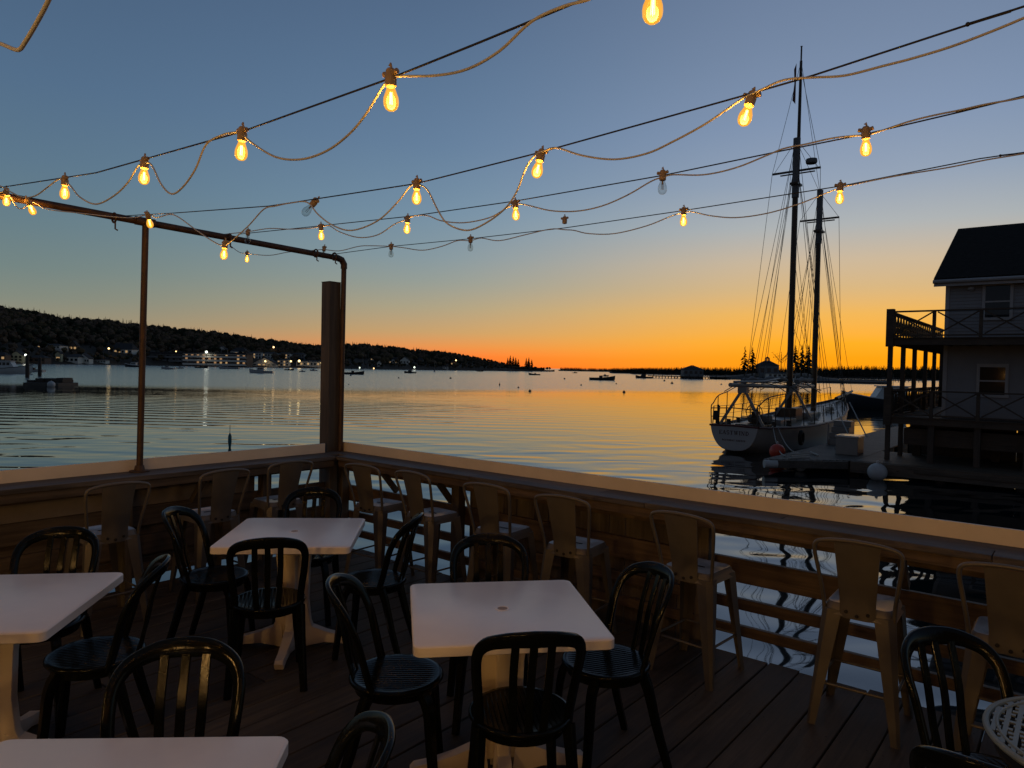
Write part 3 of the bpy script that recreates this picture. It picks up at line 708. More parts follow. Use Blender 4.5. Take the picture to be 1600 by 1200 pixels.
# the restaurant behind the photographer, with lit wall lanterns (out of the picture)
t = thing('restaurant', 'brown clapboard restaurant wall behind the viewer, out of the picture', 'building', (-4.1, 0, 0))
mb = MB().b2(-3, 0, -9, 7, -1, 4.6); z = 0
while z < 4.5: mb.b2(.001, .02, -9, 7, z + .006, z + .14); z += .15
mb.build('wall', m_hb2, t, smooth=0)
MB().b2(-3.2, .7, -9.3, 7.3, 4.61, 4.8).build('roof', m_rf, t, smooth=0)
mb = MB().b2(.3, 7.6, -8.6, -4.6, -1, 4.2); mb.build('sky_block_wing', m_hb2, t, smooth=0)  # unseen wing, added to block sky light from this side
MB().b2(.021, .06, -.4, .55, .0, 2.1).build('door', m_trim, t, smooth=0)
for y in (-3.4, -1.1, 1.2, 4.2):
    l_ = MB().b2(.02, .05, y - .06, y + .06, 1.85, 2.15).beam((.05, y, 2.12), (.2, y, 2.12), .02, .02).lathe([(.09, 2.05), (.06, 2.10), (.02, 2.12)], 12, (.2, y, 0)).build('wall_lantern', m_dark, t)
    MB().lathe([(.005, 1.86), (.06, 1.9), (.065, 1.98), (.05, 2.045)], 14, (.2, y, 0)).build('lantern_glass', m_bulb, l_)
    pl = bpy.data.lights.new('lantern_light', 'POINT'); pl.energy = LANT; pl.color = (1, .56, .175); pl.shadow_soft_size = .16
    po = bpy.data.objects.new('lantern_light', pl); C.objects.link(po); po.parent = t; po.location = (.2, y, 1.96)

# ------------------------------------------------------------------ house on the pier
t = thing('porch_house', 'grey two-storey clapboard house with wraparound porches on the pier', 'house', (28.6, 3.83, -1.1))
L = Vector(t.location)
def hp(nm, mb, m, par=None, **k):
    base = Vector(L)
    mb.v = [tuple(Vector(p) - base) for p in mb.v]; return mb.build(nm, m, par or t, **k)
FX, LY, BX, EZ = 28.6, 3.83, 38.6, 5.12
RYY = -8.5
mb = MB()
# clapboards: each course a thin tilted board
mb.b2(FX, BX, RYY, LY, .25, EZ)
z = .25
while z < EZ - .02:
    z1 = min(z + .115, EZ)
    mb.add([(FX - .028, RYY, z), (FX - .028, LY - .09, z), (FX - .006, LY - .09, z1), (FX - .006, RYY, z1), (FX - .006, LY - .09, z), (FX - .006, RYY, z)], [(0, 1, 2, 3), (0, 5, 4, 1), (1, 4, 2), (0, 3, 5)])
    z = z1
mb.prism([(FX, EZ), (BX, EZ), ((FX + BX) / 2, 7.53)], (0, LY - .02, 0), (1, 0, 0), (0, 0, 1), (0, RYY - LY + .02, 0))
hp('wall', mb, m_sid, smooth=0)
hp('corner_trim', MB().b2(FX - .045, FX - .001, LY - .09, LY + .03, .25, EZ - .12), m_trim)
mb = MB(); rx = (FX + BX) / 2
mb.prism([(FX - .4, 5.02), (FX - .4, 5.16), (rx, 7.76), (BX + .4, 5.16), (BX + .4, 5.02), (rx, 7.58)], (0, LY + .35, 0), (1, 0, 0), (0, 0, 1), (0, RYY - LY - .35, 0))
rf = hp('roof', mb, m_roof, smooth=0)
hp('gutter', MB().tube([(FX - .46, LY + .36, 5.04), (FX - .46, RYY, 5.04)], .065, 8), m_trim)
hp('fascia', MB().b2(FX - .395, FX - .375, RYY, LY + .34, 4.88, 5.03), m_trim)
def win(y0, y1, z0, z1, pane, curtain=False):
    w = hp('window', MB().b2(FX - .07, FX - .03, y0 - .09, y1 + .09, z1, z1 + .11).b2(FX - .09, FX - .03, y0 - .12, y1 + .12, z0 - .09, z0).b2(FX - .07, FX - .03, y0 - .09, y0, z0, z1).b2(FX - .07, FX - .03, y1, y1 + .09, z0, z1), m_trim, smooth=0)
    g = hp('pane', MB().b2(FX - .045, FX - .034, y0, y1, z0, z1), pane, smooth=0); g.parent = w
    zm = (z0 + z1) / 2; s_ = hp('sash', MB().b2(FX - .06, FX - .046, y0, y1, zm - .025, zm + .025), m_trim, smooth=0); s_.parent = w
m_dimw = panemat('curtained_glass', (.03, .026, .02))
win(2.02, 2.70, 3.80, 4.86, m_pane); win(2.07, 2.78, 1.22, 2.14, m_dimw)
win(-2.6, -1.85, 3.72, 4.90, m_pane); win(-2.6, -1.85, 1.22, 2.18, m_dimw)
hp('wall_lamp', MB().lathe([(.05, 0), (.10, .05), (.09, .12), (.03, .14)], 12, (FX - .1, 3.1, 4.72)), m_trim)
# porches
PXF, PYL = 27.0, 5.30
for z0, nm in ((2.83, 'upper_porch_deck'), (.16, 'lower_porch_deck')):
    mb = MB(); x = PXF - .05
    while x < BX: mb.b2(x, min(x + .14, BX), (LY if x > FX - .05 else RYY) + (.0 if x <= FX - .05 else .035), PYL + .05, z0 + .22, z0 + .25); x += .15
    mb.b2(PXF, PXF + .06, RYY, PYL, z0, z0 + .215); mb.b2(PXF + .07, BX, PYL - .06, PYL, z0, z0 + .215)
    y = RYY
    while y < LY: mb.b2(PXF + .065, FX - .03, y, y + .05, z0 + .01, z0 + .21); y += .55
    x = FX
    while x < BX: mb.b2(x, x + .05, LY + .04, PYL - .065, z0 + .01, z0 + .21); x += .6
    hp(nm, mb, m_pdk, smooth=0)
posts_y = [PYL - .06, 3.95, 2.65, 1.35, .05, -1.25, -2.55, -3.85]
for i, y in enumerate(posts_y):
    if i == 0 or i in (4, 7): hp('porch_post', MB().b2(PXF + .065, PXF + .205, y - .07, y + .07, -1.1, 2.83), m_pile, smooth=0)
    else: hp('pier_post', MB().b2(PXF + .1, PXF + .28, y - .09, y + .09, -1.75, .16), m_pile, smooth=0)
    for z0 in (3.08, .41):
        if i == 0: hp('rail_post', MB().b2(PXF - .07, PXF + .17, y - .11, y + .12, z0 - .3, z0 + .98), m_pdk, smooth=0)
        else: hp('rail_post', MB().b2(PXF + .0, PXF + .1, y - .05, y + .05, z0, z0 + .86), m_pdk, smooth=0)
for x in (28.9, 31.1, 33.5, 35.7, 37.7): hp('porch_post', MB().b2(x - .07, x + .07, PYL - .21, PYL - .07, -1.1, 2.83), m_pile, smooth=0)
for z0 in (3.08, .41):
    mb = MB().b2(PXF - .02, PXF + .12, RYY, PYL - .17, z0 + .86, z0 + .91).b2(PXF + .03, PXF + .08, RYY, PYL - .17, z0 + .05, z0 + .10)
    for a, b in zip(posts_y[:-1], posts_y[1:]):
        mb.beam((PXF + .04, a - .1, z0 + .84), (PXF + .04, b + .06, z0 + .11), .03, .045); mb.beam((PXF + .075, a - .1, z0 + .11), (PXF + .075, b + .06, z0 + .84), .03, .045)
    hp('front_railing', mb, m_pdk, smooth=0)
    mb = MB().b2(PXF + .18, BX, PYL - .10, PYL + .04, z0 + .86, z0 + .91).b2(PXF + .18, BX, PYL - .05, PYL, z0 + .02, z0 + .09)
    x = PXF + .2
    while x < BX - .1:     # flat-sawn balusters that leave triangular openings
        w = .50
        mb.prism([(0, .09), (w, .09), (w - .15, .12), (w - .01, .34), (w - .10, .42), (w - .01, .46), (w - .16, .76), (w, .83), (w, .86), (0, .86), (0, .83), (.16, .76), (.01, .46), (.10, .42), (.01, .34), (.15, .12)], (x, PYL - .04, z0), (1, 0, 0), (0, 0, 1), (0, .03, 0)); x += w
    hp('side_railing', mb, m_pdk, smooth=0)
hp('step_stringers', MB().b2(PXF + .4, FX, -6, PYL - .5, -.55, .0), m_pdk, smooth=0)
mb = MB(); y = RYY
while y < 5.2:
    w = R.uniform(.5, 1.4); w = min(w, 5.2 - y)
    if w > .06: mb.b2(31.0, 31.06, y, y + w - R.choice((.004, .004, .03)), -1.9, .155)
    y += w
hp('skirting', mb, m_pile, smooth=0)
for i in range(4): hp('pier_post', MB().b2(29.4, 29.65, 4.6 - i * 2.4, 4.85 - i * 2.4, -1.105, .155), m_pile, smooth=0)

# pier and float
t = thing('pier', 'low timber pier under the porch house', 'pier', (26, 5.9, WZ)); L = Vector(t.location)
mb = MB(); x = 26.0
while x < 30: mb.b2(x, x + .19, -12, 6.0, -1.16, -1.11); x += .197
hp('planking', mb, m_pier, smooth=0)
hp('front_beam', MB().b2(25.84, 25.99, -12, 6.1, -1.50, -1.125).b2(25.80, 25.838, -12, 4.2, -1.33, -1.20), m_pier, bevel=.01)
mb = MB()
for i in range(9): mb.tube([(26.2, 5.6 - 2.1 * i, -1.17), (26.2, 5.6 - 2.1 * i, -3)], .15, 10)
hp('piles', mb, m_pile)
mb = MB(); mb.b2(30.5, 38, -12, 3.5, -1.9, -1.2); hp('crib', mb, m_pile, smooth=0)
t = thing('floating_dock', 'low plank float alongside the white schooner', 'dock', (24.4, 8.2, WZ)); L = Vector(t.location)
mb = MB(); x = 24.35; sl = 1.7 / 2.05
while x < 46:
    y0 = max(6.1, 8.35 - (x - 24.35) / sl * 1.0) if x < 26.3 else 6.1
    mb.b2(x, x + .14, y0, 8.42, -1.20, -1.15); x += .147
hp('planking', mb, m_flt, smooth=0)
mb = MB(); mb.beam((24.3, 8.3, -1.29), (25.95, 6.2, -1.29), .12, .26); mb.b2(24.4, 46, 8.425, 8.52, -1.42, -1.16); hp('edge_beam', mb, m_flt, bevel=.01)
mb = MB(); 
for x in (27, 30, 33, 36, 39, 42): mb.b2(x, x + 1.6, 6.4, 8.3, -1.75, -1.22)
hp('buoyancy_tank', mb, m_tyre, smooth=0)
hp('edge_roller', MB().tube([(24.18, 8.42, -1.30), (24.45, 8.08, -1.30)], .14, 12), m_vinyl)

def fender(label, p, r, sz, mat, name='fender', rotm=None):
    t = thing(name, label, name.replace('_', ' '), p)
    prof = [(r * math.sin(PI * i / 10) + 1e-4, -r * sz * math.cos(PI * i / 10)) for i in range(11)]
    MB().lathe(prof, 18, m=rotm).build('body', mat, t)
    mb = MB().lathe([(.04, r * sz * .96), (.05, r * sz + .05), (.03, r * sz + .09)], 10, m=rotm); mb.build('eye', m_vinyl, t)
fender('large white mooring buoy floating against the pier beam', (25.45, 5.18, -1.36), .30, .98, m_vinyl, 'mooring_buoy')
fender('small white fender lying against the front of the float', tuple(on_z(1252, 727, -1.40)), .19, 1.6, m_vinyl, 'fender', Matrix.Rotation(1.2, 3, 'Y'))
fender('red ball fender between schooner hull and float', (27.6, 9.12, -1.22), .30, 1.0, m_orange, 'ball_fender')

t = thing('dock_box', 'white dock storage box with a pale lid on the float', 'storage box', (28.45, 6.75, -1.15)); L = Vector(t.location)
MB().b2(-.45, .45, -.38, .38, .0, .62).build('body', m_boxw, t, bevel=.015)
MB().b2(-.48, .48, -.41, .41, .625, .70).build('lid', m_lid, t, bevel=.02)
t = thing('boarding_steps', 'white boarding steps on the float beside the schooner', 'steps', (32.2, 8.0, -1.15))
for i in range(4): MB().b2(-.75 + .30 * i, .75, -.35, .35, .24 * i + .003, .24 * (i + 1)).build('step', m_boxw, t, bevel=.01)
for s in (-.33, .33):
    MB().tube([(-1.5, s - 1.0, .5), (.7, s + .2, 1.75)], .024, 8).build('handrail', m_cream, t)
MB().tube([(-.8, .3, 0), (-.8, .3, .9)], .03, 8).build('rail_post', m_cream, t)
t = tag(MB().tube(bez([(25.0, 7.9, -1.12), (25.8, 7.4, -1.11), (25.4, 7.9, -1.09), (26.4, 7.6, -1.11), (26.0, 8.1, -1.08), (27.0, 7.7, -1.11), (26.5, 7.3, -1.1), (27.6, 7.9, -1.11)], 6), .022, 6).build('rope_heap', m_rope), 'tangled pale mooring rope lying on the end of the float', 'rope')
for k, (a, b) in enumerate((((26.6, 7.9, -1.1), (30.6, 10.15, -.45)), ((25.4, 8.1, -1.1), (30.2, 10.2, -.45)))):
    a, b = Vector(a), Vector(b); tag(MB().tube([a.lerp(b, i / 8) - Vector((0, 0, .35 * math.sin(PI * i / 8))) for i in range(9)], .02, 6).build('mooring_line', m_rope), ('lower', 'upper')[k] + ' pale mooring line from the schooner stern to the float', 'rope', 'schooner mooring lines')

# ------------------------------------------------------------------ schooner
SX, SY = 29.0, 11.4
t = thing('schooner', 'white two-masted schooner lettered EASTWIND moored at the float', 'sailboat', (SX, SY, WZ))
def loft(mb, st, n=8, mi=0, transom=True, z_boot=None):
    rings = []
    for (x, b, zs, zk, p) in st:
        r = []
        for s in (1, -1):
            for i in range(n + 1):
                a = PI / 2 * i / n
                r.append((s, b * max(math.cos(a), 0) ** p, zs + (zk - zs) * math.sin(a) ** (2 - p if p < 1 else 1)))
        port = [(x, y, z) for s, y, z in r if s > 0]; star = [(x, -y, z) for s, y, z in r if s < 0][::-1]
        rings.append(port + star[1:])
    k = len(rings[0]); vs = [q for r in rings for q in r]
    fs = [(i * k + j, i * k + j + 1, (i + 1) * k + j + 1, (i + 1) * k + j) for i in range(len(rings) - 1) for j in range(k - 1)]
    if transom: fs.append(tuple(range(k)))
    mb.add(vs, fs, mi)
    return rings
# stations: x from stern, half beam, sheer height, keel height (above water), fullness
ST = [(0, 1.03, 1.16, .10, .62), (.8, 1.22, 1.12, -.08, .6), (2.2, 1.5, 1.08, -.5, .58), (4.5, 1.78, 1.06, -1.0, .55), (7.5, 1.9, 1.12, -1.3, .55), (10.5, 1.72, 1.30, -1.3, .6), (13, 1.28, 1.52, -1.1, .7), (15, .7, 1.74, -.7, .8), (16.3, .25, 1.92, -.1, .9), (16.9, .03, 2.02, .5, 1)]
mb = MB(); loft(mb, ST, 10); mb.build('hull', m_hull, t, smooth=50)
mb = MB()
for s in (1, -1):
    mb.tube([(x, s * (b + .012), z - .03) for x, b, z, *_ in ST], .05, 6)
mb.tube([(-.02, 1.03, 1.13), (-.04, 0, 1.16), (-.02, -1.03, 1.13)], .045, 6)
mb.build('rub_rail', m_red, t)
mb = MB(); vs = []; 
for x, b, z, *_ in ST: vs += [(x, b * .98, z - .10), (x, 0, z - .04), (x, -b * .98, z - .10)]
mb.add(vs, [(i * 3 + j, i * 3 + j + 1, i * 3 + 4 + j, i * 3 + 3 + j) for i in range(len(ST) - 1) for j in range(2)]); mb.build('deck', m_sdeck, t)
# transom panel, a hair proud of the hull
n = 10; pl = []
for i in range(n + 1):
    a = PI / 2 * i / n; pl.append((1.01 * math.cos(a) ** .62, 1.12 + (.12 - 1.12) * math.sin(a) ** 1.38))
pl = pl + [(-x, z) for x, z in pl[-2::-1]]
mb = MB().prism(pl, (-.012, 0, 0), (0, 1, 0), (0, 0, 1), (-.02, 0, 0)); tr = mb.build('transom', m_hull, t, smooth=30)
# lettering
def strokes(ch):
    V, T_, s = .20, .09, .07
    L_ = []
    def st(x, y0=0, y1=1, w=V): L_.append([(x - w / 2, y0), (x + w / 2, y0), (x + w / 2, y1), (x - w / 2, y1)])
    def hz(x0, x1, y, w=T_): L_.append([(x0, y - w / 2), (x1, y - w / 2), (x1, y + w / 2), (x0, y + w / 2)])
    def di(x0, y0, x1, y1, w): L_.append([(x0 - w / 2, y0), (x0 + w / 2, y0), (x1 + w / 2, y1), (x1 - w / 2, y1)])
    def sf(x, y, w=.32): L_.append([(x - w / 2, y - s / 2), (x + w / 2, y - s / 2), (x + w / 2, y + s / 2), (x - w / 2, y + s / 2)])
    def arc(cx, cy, rx, ry, a0, a1, w, n=10):
        for i in range(n):
            q0, q1 = (math.radians(a0 + (a1 - a0) * k / n) for k in (i, i + 1))
            L_.append([(cx + (rx - w / 2) * math.cos(q0), cy + (ry - w / 2) * math.sin(q0)), (cx + (rx + w / 2) * math.cos(q0), cy + (ry + w / 2) * math.sin(q0)), (cx + (rx + w / 2) * math.cos(q1), cy + (ry + w / 2) * math.sin(q1)), (cx + (rx - w / 2) * math.cos(q1), cy + (ry - w / 2) * math.sin(q1))])
    w = .8
    if ch == 'E': st(.2); hz(.05, .72, .04); hz(.05, .72, .96); hz(.2, .55, .5); st(.70, 0, .25, .06); st(.70, .75, 1, .06)
    elif ch == 'A': di(.08, 0, .42, 1, .09); di(.76, 0, .42, 1, .2); hz(.22, .62, .3); sf(.08, .03); sf(.76, .03, .34); w = .9
    elif ch == 'S': arc(.38, .73, .26, .23, 20, 250, .15); arc(.38, .27, .26, .23, -160, 90, .15); w = .76
    elif ch == 'T': st(.42); hz(.05, .8, .96); st(.08, .72, 1, .06); st(.77, .72, 1, .06); sf(.42, .03, .36); w = .86
    elif ch == 'W': di(.22, 1, .38, 0, .17); di(.62, 1, .38, 0, .08); di(.62, 1, .78, 0, .17); di(1.02, 1, .78, 0, .08); sf(.2, .97, .34); sf(.62, .97, .3); sf(1.02, .97); w = 1.2
    elif ch == 'I': st(.22); sf(.22, .03, .38); sf(.22, .97, .38); w = .45
    elif ch == 'N': st(.16, 0, 1, .08); di(.16, 1, .74, 0, .2); st(.76, 0, 1, .08); sf(.16, .03); sf(.14, .97, .3); sf(.76, .97); w = .95
    elif ch == 'D': st(.2); arc(.28, .5, .46, .46, -90, 90, .14, 14); hz(.05, .3, .04); hz(.05, .3, .96); w = .88
    elif ch == 'B': st(.2); arc(.34, .74, .24, .22, -90, 90, .12); arc(.36, .27, .28, .23, -90, 90, .12); hz(.05, .36, .04); hz(.05, .36, .96); hz(.2, .36, .5); w = .78
    elif ch == 'O': arc(.46, .5, .36, .45, 0, 360, .15, 18); w = .95
    elif ch == 'H': st(.18); st(.72); hz(.18, .72, .5); sf(.18, .03); sf(.18, .97); sf(.72, .03); sf(.72, .97); w = .92
    elif ch == 'Y': st(.42, 0, .5); di(.42, .45, .12, 1, .18); di(.42, .45, .74, 1, .08); sf(.42, .03); sf(.12, .97); sf(.74, .97); w = .86
    elif ch == 'R': st(.2); arc(.34, .73, .25, .23, -90, 90, .12); hz(.05, .36, .96); hz(.2, .36, .5); di(.72, 0, .4, .5, .18); sf(.2, .03); w = .86
    else: w = .5
    return L_, w
def lettering(txt, width, hgt, cy, z0, parent, mat, x=-.034):
    mb = MB(); cur = 0; items = []
    for ch in txt:
        L_, w = strokes(ch); items.append((cur, L_)); cur += w + .08
    k = width / cur; dx = 0
    for c0, L_ in items:
        for q in L_:
            dx += 1
            mb.prism([((c0 + a) * k, b * hgt) for a, b in q], (x - .0004 * (dx % 5), cy + width / 2, z0), (0, -1, 0), (0, 0, 1), (-.004, 0, 0))
    return mb.build('lettering', mat, parent, smooth=0)
lettering('EASTWIND', 1.30, .17, -.02, .77, tr, m_gold)
lettering('BOOTHBAY HARBOR', 1.02, .075, -.02, .50, tr, m_gold)
# deck houses
MB().b2(3.9, 6.2, -.65, .65, .95, 1.26).build('cabin', m_cream, t, bevel=.06)
MB().b2(8.2, 10.4, -.6, .6, 1.1, 1.42).build('cabin', m_cream, t, bevel=.06)
MB().b2(1.6, 3.2, -.6, .6, 1.0, 1.12).build('cockpit_coaming', m_mast, t, bevel=.03)
mb = MB().tube([(2.3 + .0, .36 * math.cos(q), 1.62 + .36 * math.sin(q)) for q in (2 * PI * i / 20 for i in range(20))], .02, 6, closed=True)
for i in range(6): mb.tube([(2.3, 0, 1.62), (2.3, .42 * math.cos(i * PI / 3), 1.62 + .42 * math.sin(i * PI / 3))], .015, 5)
mb.b2(2.36, 2.7, -.14, .14, 1.05, 1.66); mb.build('ship_wheel', m_mast, t)
# masts
MXm, MXf = 7.0, 11.1
def mast(nm, x, z0, ztop, zdbl, r, rake, zt, sp_w):
    mb = MB().tube([(x, 0, z0), (x - rake * (zdbl - z0), 0, zdbl)], [r, r * .86], 12)
    o = mb.build(nm, m_mast, t)
    xm = lambda z: x - rake * (z - z0)
    MB().tube([(xm(zt - 1.3) + .0, 0, zt - 1.3), (xm(zdbl), 0, zdbl + .05)], [r * 1.12, r * 1.12], 12).build('mast_band', m_canvas, o)
    MB().b2(xm(zt) - .06, xm(zt) + .06, -sp_w, sp_w, zt - .04, zt + .04).b2(xm(zt) + .18, xm(zt) + .26, -sp_w * .72, sp_w * .72, zt - .10, zt - .05).b2(xm(zt) - .3, xm(zt) + .4, -.2, .2, zt - .7, zt - .6).build('crosstrees', m_mast, o)
    if ztop > zdbl: MB().tube([(xm(zdbl - 1.5) + r * 1.6, 0, zdbl - 1.5), (xm(ztop) + r * 1.6, 0, ztop - .7), (xm(ztop) + r * 1.6, 0, ztop - .68), (xm(ztop) + r * 1.6, 0, ztop), (xm(ztop) + r * 1.6, 0, ztop + .02)], [r * .62, r * .42, r * .26, r * .26, r * .4], 10).build('topmast', m_mast, o)
    return o, xm
mz = -WZ
mm, xmm = mast('main_mast', MXm, 1.0, 17.9 + mz, 13.3 + mz, .155, -.003, 11.75 + mz, 1.15)
fm, xmf = mast('fore_mast', MXf, 1.2, 11.6 + mz, 11.6 + mz, .145, -.003, 10.1 + mz, 1.0)
MB().lathe([(.24, 0), (.27, .08), (.25, .22), (.1, .26)], 14, (xmm(13), -.72, 12.0 + mz)).build('radar_dome', m_canvas, mm)
mb = MB().add([(MXm - .06, .10, 17.0 + mz), (MXm - .10, .2, 16.7 + mz), (MXm - .12, .16, 16.0 + mz), (MXm - .10, .24, 15.2 + mz), (MXm - .06, .10, 15.0 + mz)], [(0, 1, 2, 3, 4)]); mb.build('limp_pennant', m_red, mm)
# booms, furled sails, crutches
MB().tube([(.35, .35, 2.85), (6.8, .0, 2.72)], [.095, .085], 10).build('main_boom', m_cream, t)
MB().tube(bez([(1.6, .3, 3.0), (2.6, .25, 3.1), (3.6, .22, 3.04), (5.0, .12, 3.14), (6.6, 0, 3.05)], 4), [.10 + .045 * math.sin(i * 1.9) for i in range(17)], 10).build('furled_mainsail', m_canvas, t)
MB().tube([(6.3, -.45, 2.80), (10.9, 0, 2.75)], [.09, .10], 10).build('fore_boom', m_cream, t)
MB().tube(bez([(6.9, -.38, 2.98), (8, -.3, 3.08), (9.4, -.14, 3.02), (10.7, 0, 3.08)], 4), [.12 + .04 * math.sin(i * 2.1) for i in range(13)], 10).build('furled_foresail', m_canvas, t)
MB().tube([(.5, .25, 2.98), (3, -.15, 3.0), (6.9, .1, 3.2)], .05, 8).build('gaff', m_cream, t)
for x, y in ((1.25, .12), (6.6, -.35)):
    mb = MB().beam((x, y, 2.72), (x - .15, y + .95, 1.1), .11, .11).beam((x, y, 2.72), (x + .15, y - .85, 1.1), .11, .11); mb.b2(x - .14, x + .14, y - .2, y + .2, 2.5, 2.76); mb.build('boom_crutch', m_cream, t)
# stern rail and lifelines
def sheer(x):
    for a, b in zip(ST[:-1], ST[1:]):
        if a[0] <= x <= b[0]:
            u = (x - a[0]) / (b[0] - a[0]); return a[1] + (b[1] - a[1]) * u, a[2] + (b[2] - a[2]) * u
    return ST[-1][1], ST[-1][2]
top, midr = [], []
mb = MB()
for s in (1, -1):
    ln, ln2 = [], []
    for i in range(13):
        x = .1 + i * 1.3; b, z = sheer(min(x, 16.8)); b = max(b - .08, .02)
        mb.tube([(x, s * b, z), (x, s * b * .97, z + .78)], .024, 6); ln.append((x, s * b * .97, z + .78)); ln2.append((x, s * b * .97, z + .42))
    mb.tube(ln, .012, 6); mb.tube(ln2, .008, 5)
mb.build('lifelines', m_rig, t)
mb = MB()
for s in (1, -1):
    mb.tube(bez([(-.05, s * .98, 1.2), (-.1, s * .98, 1.9), (.15, s * 1.0, 2.05), (.9, s * 1.1, 2.35), (2.4, s * 1.3, 2.5)], 4), .024, 7)
    mb.tube([(.9, s * 1.1, 1.1), (.9, s * 1.1, 2.35)], .02, 6); mb.tube([(2.4, s * 1.3, 1.1), (2.4, s * 1.3, 2.5)], .02, 6)
    mb.tube(bez([(2.4, s * 1.3, 2.5), (4, s * 1.45, 2.72), (5.5, s * 1.5, 2.74), (7, s * 1.5, 2.6)], 4), .02, 6)
mb.tube([(-.1, .98, 1.85), (-.12, 0, 1.9), (-.1, -.98, 1.85)], .022, 7); mb.tube([(-.1, .98, 1.5), (-.12, 0, 1.52), (-.1, -.98, 1.5)], .016, 7)
mb.build('stern_rail', m_rig, t)
mb = MB()
for x in (2.4, 4.0, 5.5, 7.0): mb.tube(bez([(x, -1.45, 2.5), (x, -.8, 2.86), (x, 0, 2.96), (x, .8, 2.86), (x, 1.45, 2.5)], 4), .02, 6)
mb.build('awning_frame', m_rig, t)
MB().b2(-.22, -.05, .62, .82, 1.35, 1.75).b2(-.16, -.1, .68, .76, 1.2, 1.36).build('outboard_motor', m_tyre, t, bevel=.03)
MB().tube([(.1, .72, 1.1), (.02, .72, 2.0)], [.05, .05], 8).build('flag_staff', m_tyre, t)
# tyre fender on the side, bowsprit
MB().tube([(3.2 + .20 * math.cos(q), -1.78, .58 + .26 * math.sin(q)) for q in (2 * PI * i / 16 for i in range(16))], .085, 8, closed=True).build('tyre_fender', m_tyre, t)
MB().tube([(15.6, 0, 1.95), (19.2, 0, 2.35)], [.12, .07], 8).build('bowsprit', m_mast, t)
for x, y in ((1.9, 1.0), (1.9, -1.0), (3.4, 1.15), (3.4, -1.15), (7.4, .5), (11.5, .5)):
    MB().lathe([(.12, 1.02), (.08, 1.1), (.09, 1.24), (.12, 1.27), (.02, 1.28)], 10, (x, y, .02)).build('winch', m_rig, t)
for x, y, z in ((4.6, 1.25, 1.1), (6.9, -1.2, 1.12), (9.0, 1.1, 1.2), (12.0, -.6, 1.4)):
    MB().tube([((x + (.22 + .02 * (i % 3)) * math.cos(i * .7), y + (.2 + .02 * (i % 4)) * math.sin(i * .7), z + .006 * i)) for i in range(30)], .022, 5).build('coiled_line', m_rope, t)
MB().b2(2.6, 3.5, -.45, .45, 1.13, 1.5).build('canvas_cover', m_canvas, t, bevel=.12)
MB().b2(6.5, 7.6, -.5, .5, 1.05, 1.7).build('deck_house', m_mast, t, bevel=.04)
# standing rigging
mb = MB(); rr = .011
def ln(a, b): mb.tube([a, b], rr, 4)
for s in (1, -1):
    for i, dx in enumerate((-.9, -.3, .3, .9)):
        b, z = sheer(MXm + dx); ln((MXm + dx, s * b, z + .3), (xmm(0), s * .1, (11.8 if i != 1 else 13.1) + mz))
        b, z = sheer(MXf + dx); ln((MXf + dx, s * b, z + .3), (xmf(0), s * .1, (10.1 if i != 2 else 11.2) + mz))
    b, z = sheer(MXm - 1.4)
    mb.tube([(MXm - 1.4, s * b, z + .2), (MXm, s * 1.15, 11.75 + mz), (MXm + .2, s * .02, 16.9 + mz)], rr, 4)
    b, z = sheer(MXf - 1.4); mb.tube([(MXf - 1.4, s * b, z + .2), (MXf, s * 1.0, 10.1 + mz), (MXf, s * .02, 11.5 + mz)], rr, 4)
    ln((MXm, s * 1.1, 11.7 + mz), (MXm, s * .05, 13.2 + mz))
ln((MXm, 0, 13.2 + mz), (MXf, 0, 11.5 + mz)); ln((MXm + .2, 0, 17.4 + mz), (MXf, 0, 11.5 + mz))
ln((MXf, 0, 11.4 + mz), (19.1, 0, 2.4)); ln((MXf, 0, 10.2 + mz), (16.8, 0, 2.1))
for dx, zz in ((1.2, 2.8), (1.9, 2.75), (2.6, 2.7), (3.2, 2.75)): ln((MXm + dx, -.1, zz), (MXf - .2, .05, 9.6 + mz))
for dx, zz in ((-5.5, 2.9), (-3.0, 2.85)): ln((MXm + dx, .2, zz), (MXm - .15, .05, 12.9 + mz))
for k in range(4): ln((MXf - .5 - .25 * k, -.15 * k, 2.8), (MXm + .2, 0, (9 - 1.6 * k) + mz))
mb.build('rigging', m_rig, t, smooth=0)

